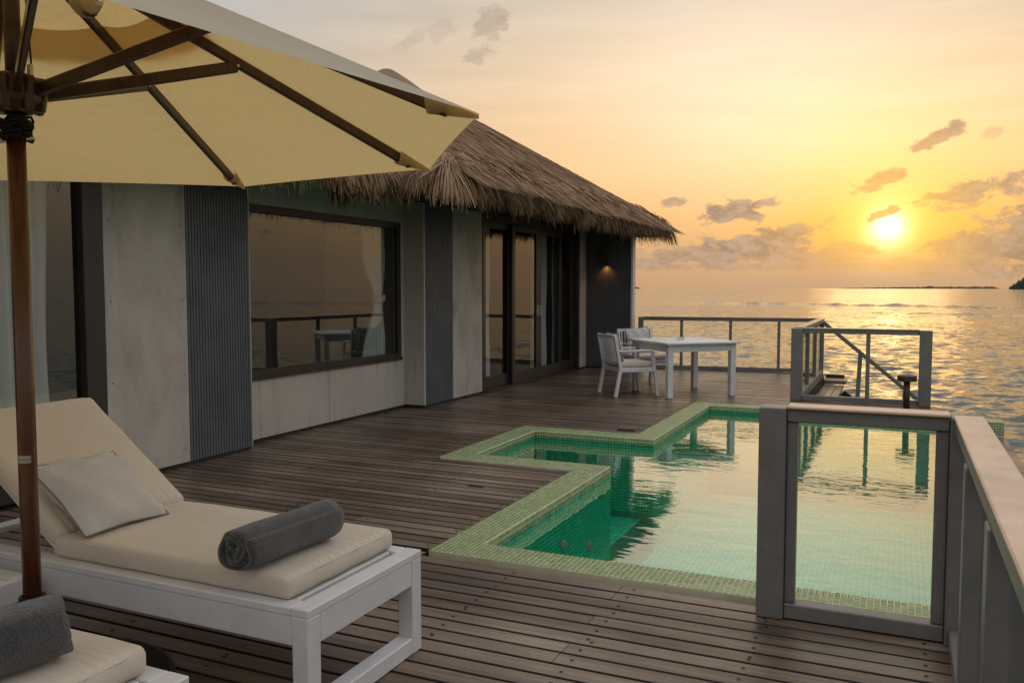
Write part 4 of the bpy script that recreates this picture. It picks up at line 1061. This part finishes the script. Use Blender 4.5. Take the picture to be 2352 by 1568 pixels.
# ------------------------------------------------------------------ umbrella
UX, UY, UR, UZ, UA = -2.805, 2.0, 1.645, 2.045, 2.76
umb = thing('patio_umbrella', 'large cream canvas umbrella on a varnished wooden pole', 'umbrella', (UX, UY, 0))
def upt(r, ang, dz=0.0):
    t = r / UR; z = UA + (UZ - UA) * t ; return Vector((UX + r * cos(ang), UY + r * sin(ang), z + dz))
ANG = [radians(14.6 + 45 * k) for k in range(8)]
def gores(r0, r1, nr, na, dz, scal=0.0, sag=.035):
    m = MB()
    for g in range(8):
        a0, a1 = ANG[g], ANG[g] + pi / 4; vs = []; fs = []
        for i in range(nr + 1):
            r = r0 + (r1 - r0) * i / nr
            for j in range(na + 1):
                s = j / na; rr = r
                if i == nr: rr = r - .008 * 4 * s * (1 - s) * (r1 / UR)
                p = upt(rr, a0, dz).lerp(upt(rr, a1, dz), s); p.z -= sag * 4 * s * (1 - s) * sin(pi * min(1, rr / UR)) ** .8
                if scal and i >= nr - 1: p.z -= scal * (.4 + .6 * abs(sin(s * pi * 2))) * (1 if i == nr else 0)
                vs.append(tuple(p))
        for i in range(nr):
            for j in range(na): q = i * (na + 1) + j; fs.append((q, q + 1, q + na + 2, q + na + 1))
        m.add(vs, fs)
    return m
cn_ = gores(.49, UR, 18, 12, 0).build('canopy', 'canvas', umb, smooth=True)
gores(.0, .69, 7, 16, .06, .035).build('vent_cap', 'canvas', umb, smooth=True)
for g in range(8):
    a = ANG[g]; m = MB()
    d = (upt(UR, a) - upt(.1, a)).normalized()
    m.beam(upt(.07, a, -.035), upt(UR - .10, a, -.032), .026, .042, .006); rb = m.build('rib', 'ribwood', umb)
    # pocket at the rib tip, strut to the hub
    e0 = upt(UR - .17, a, -.012); e1 = upt(UR - .004, a, -.006)
    pk = MB(); sdv = Vector((-sin(a), cos(a), 0)); dn = Vector((0, 0, -1))
    arc = [tuple(e0 + sdv * .036 * cos(pi * i / 8) + dn * .056 * sin(pi * i / 8)) for i in range(9)]; tip = [tuple(e1 + sdv * .006 * cos(pi * i / 8) + dn * .012 * sin(pi * i / 8)) for i in range(9)]
    pk.add(arc + tip, [(i, i + 1, 10 + i, 9 + i) for i in range(8)] + [tuple(range(9, 18))]); pk.build('tip_pocket', 'canvas', umb, smooth=True, fix=False)
    h = Vector((UX + .075 * cos(a), UY + .075 * sin(a), 2.175)); q = upt(.77, a, -.050)
    m = MB().beam(h, q, .022, .045, .005); m.build('strut', 'ribwood', umb)
    MB().tube([q + sdv * .02, q - sdv * .02], .006, 8).build('bolt', 'metal', rb if False else umb)
MB().tube([(UX, UY, .06), (UX, UY, 1.0), (UX, UY, 2.06)], .0305, 24).build('pole', 'pole', umb, smooth=True)
MB().tube([(UX, UY, 2.06), (UX, UY, UA + .02)], .0265, 16).build('upper_pole', 'ribwood', umb, smooth=True)
hb = MB()
hb.lathe([(.034, 2.10), (.055, 2.105), (.092, 2.14), (.100, 2.18), (.094, 2.215), (.06, 2.235), (.03, 2.24)], (UX, UY, 0), 16); hb.build('hub', 'ribwood', umb)
for k in range(8):
    a = ANG[k] + pi / 8; MB().beam((UX + .07 * cos(a), UY + .07 * sin(a), 2.112), (UX + .088 * cos(a), UY + .088 * sin(a), 2.225), .03, .05, .006, up=(cos(a), sin(a), 0)).build('hub_block', 'ribwood', umb)
MB().lathe([(.03, UA - .06), (.075, UA - .05), (.085, UA - .01), (.06, UA + .03), (0, UA + .06)], (UX, UY, 0), 16).build('crown', 'ribwood', umb)
# cord wound on the cleat, pulley lines
rp = [(UX + (.043 + .012 * sin(i * .9)) * cos(i * .52), UY + (.043 + .012 * sin(i * .9)) * sin(i * .52), 2.085 - .075 * ((i * .0171) % 1) + .008 * sin(i * 1.7)) for i in range(170)]
MB().tube(rp, .005, 6).build('cord', 'rope', umb, smooth=True)
cl_ = MB().tube([(UX - .10, UY - .06, 2.02), (UX - .05, UY - .035, 2.005), (UX + .05, UY + .03, 2.02)], .006, 8); cl_.build('cleat', 'metal', umb, smooth=True)
for (ox, oy) in ((-.075, -.03), (-.05, -.055), (.055, .03)):
    MB().tube([(UX + ox, UY + oy, 2.2), (UX + ox * .62, UY + oy * .62, UA - .05)], .0035, 6).build('pulley_line', 'rope', umb)
m = MB(); m.T = Matrix.Translation((UX + .058, UY + .02, 2.245)); m.box(-.012, .012, -.006, .006, -.025, .025, .004); m.build('pulley', 'metal', umb)
m = MB(); m.lathe([(.0, .002), (.46, .002), (.47, .012), (.47, .05), (.45, .062), (.05, .066), (.0, .066)], (UX, UY, 0), 48); m.build('base', 'granite', umb)
MB().lathe([(.034, .06), (.045, .062), (.045, .395), (.043, .402), (.0335, .403)], (UX, UY, 0), 28).build('sleeve', 'black', umb, smooth=False)
m = MB(); m.T = Matrix.Translation((UX - .075, UY - .045, .24)); m.tube([(.018 * cos(i * pi / 8), 0, .018 * sin(i * pi / 8)) for i in range(17)], .005, 8, False); m.build('clamp_ring', 'metal', umb, smooth=True)
MB().tube([(UX - .03, UY - .02, .24), (UX - .065, UY - .04, .24)], .006, 8).build('clamp_bolt', 'metal', umb)
# small silver sticker with red lettering on the pole
def curved_patch(z0, z1, a0, a1, rad, mat, name, parent):
    m = MB(); n = 10; vs = []
    for i in range(n + 1):
        a = a0 + (a1 - a0) * i / n
        for z in (z0, z1): vs.append((UX + rad * cos(a), UY + rad * sin(a), z))
    m.add(vs, [(2 * i, 2 * i + 2, 2 * i + 3, 2 * i + 1) for i in range(n)]); return m.build(name, mat, parent, fix=False)
toc = atan2(-UY, -UX)
MT['label'] = simple('silver_sticker', (.45, .44, .40), .35, .1, 30, 0, metal=.5); MT['redink'] = simple('red_ink', (.42, .03, .02), .6, .1, 30, 0)
stk = curved_patch(.886, .912, toc - 1.3, toc + .35, .0309, 'label', 'sticker', umb)
fc = bpy.data.curves.new('lettering', 'FONT'); fc.body = 'tdoor®'; fc.size = .017; fc.align_x = 'CENTER'; fc.extrude = .0
fo = bpy.data.objects.new('lettering', fc); COL.objects.link(fo)
dg = bpy.context.evaluated_depsgraph_get(); me = bpy.data.meshes.new_from_object(fo.evaluated_get(dg)); bpy.data.objects.remove(fo)
for v in me.vertices:
    a = toc - .25 + v.co.x / .0309 ; v.co = (UX + .0313 * cos(a), UY + .0313 * sin(a), .8945 + v.co.y)
me.materials.clear(); me.materials.append(MT['redink']); lo = bpy.data.objects.new('lettering', me); COL.objects.link(lo); lo.parent = umb; lo.location = -umb.location

# ------------------------------------------------------------------ dining set
TC = Vector((-2.822, 12.09, 0)); TA = radians(43.6)
tb = thing('dining_table', 'square white slatted dining table turned diagonally on the deck', 'table', TC, TA)
hw = .585
for j in range(9):
    w9 = (2 * hw - .18) / 9; bx('top_slat', 'white', tb, -hw + .0905, hw - .0905, -hw + .09 + j * w9 + .003, -hw + .09 + (j + 1) * w9 - .003, .735, .760, world=False)
for s in (-1, 1):
    a, b = sorted((s * hw, s * (hw - .09))); bx('top_rail', 'white', tb, a, b, -hw, hw, .733, .762, world=False); bx('top_rail', 'white', tb, -hw + .0905, hw - .0905, a, b, .733, .7615, world=False)
    a, b = sorted((s * (hw - .06), s * (hw - .085))); bx('apron', 'white', tb, a, b, -hw + .131, hw - .131, .63, .732, world=False); bx('apron', 'white', tb, -hw + .131, hw - .131, a, b, .63, .732, world=False)
    for q in (-1, 1): a, b = sorted((s * (hw - .05), s * (hw - .13))); c, d = sorted((q * (hw - .05), q * (hw - .13))); bx('leg', 'white', tb, a, b, c, d, .001, .7325, world=False)
ash = MB().lathe([(.0, .006), (.042, .008), (.05, .032), (.058, .034), (.062, .028), (.055, .0), (.0, .0)], (0, 0, 0), 24).build('ashtray', 'ashglass', None, smooth=True); ash.location = TC + Vector((-.04, .02, .7625))
tag(ash, 'small round glass ashtray on the white dining table', 'ashtray')
def chair(loc, rz, label):
    t = thing('armchair', label, 'chair', loc, rz, 'white slatted dining armchairs')
    w = .285; H = .86
    def L(name, p0, p1, a, b, mat='white', up=(1, 0, 0)): m = MB().beam(p0, p1, a, b, .005, up); return m.build(name, mat, t, world=False)
    # local: x forward, y across; origin below the seat centre
    for s in (-1, 1):
        y = s * w
        L('leg', (-.30, y, .004), (-.225, y, .40), .042, .05); L('back_post', (-.225, y, .385), (-.315, y, H), .042, .045)
        L('leg', (.335, y, .003), (.255, y, .625), .042, .045); L('armrest', (-.262, y, .637), (.265, y, .637), .055, .028, up=(0, 0, 1))
        L('seat_rail', (-.21, y, .375), (.28, y, .375), .035, .062, up=(0, 0, 1))
    L('seat_rail', (-.215, -w + .022, .375), (-.215, w - .022, .375), .035, .06, up=(0, 0, 1)); L('seat_rail', (.27, -w + .022, .375), (.27, w - .022, .375), .035, .06, up=(0, 0, 1))
    L('top_rail', (-.312, -w + .022, H - .022), (-.312, w - .022, H - .022), .028, .045, up=(0, 0, 1)); L('lower_rail', (-.243, -w + .022, .47), (-.243, w - .022, .47), .028, .04, up=(0, 0, 1))
    n = 10
    for i in range(n):
        y = -w + .06 + (2 * w - .12) * i / (n - 1); L('back_slat', (-.247, y, .49), (-.309, y, H - .045), .020, .016)
    L('seat_slat', (-.19, 0, .395), (.25, 0, .395), .5, .02, up=(0, 0, 1))
    cushion('seat_cushion', (.49, .51, .075), .03, Matrix.Translation((.035, 0, .445)), 'cushion', t, (20, 20, 4), .002, 5, .012)
    return t
ch1 = chair((-3.49, 11.555, 0), radians(41.7), 'white slatted armchair with its back to the picture window, at the diagonal table')
ch2 = chair((-3.61, 12.83, 0), radians(-46), 'white slatted armchair with its back to the wall lamp, at the diagonal table')
def chair_pillow(loc, rz, label, roll=0, off=0):
    n = Vector((cos(rz) * .96, sin(rz) * .96, .2)).normalized(); u = Vector((-sin(rz), cos(rz), roll)).normalized(); v = n.cross(u); M = Matrix.Identity(4)
    c = Vector(loc) + Vector((cos(rz), sin(rz), 0)) * (-.185) + u * off; c.z = .685
    for i, a in enumerate((u, v, n)):
        for r in range(3): M[r][i] = a[r]
    for r in range(3): M[r][3] = c[r]
    pillow(M, label, .40, .11, 'pillow')
chair_pillow((-3.49, 11.555, 0), radians(41.7), 'pale cushion in the armchair that has its back to the picture window'); chair_pillow((-3.61, 12.83, 0), radians(-46), 'pale cushion in the armchair that has its back to the wall lamp', .05)
# loose block of wood by the pool corner and a drain slot cover in the boards
wb = MB(); wb.T = Matrix.Translation((-2.60, 8.62, 0)) @ Matrix.Rotation(radians(4), 4, 'Z'); wb.box(-.09, .09, -.05, .05, .003, .03, .004); wb = wb.build('wooden_block', 'deck')
tag(wb, 'loose short wooden block lying on the deck at the pool corner', 'block')
ds = MB().box(-2.96, -2.83, 5.66, 5.70, .0015, .005, .001).build('drain_cover', 'black'); tag(ds, 'small black drain slot cover between deck boards beside the pool', 'drain cover')
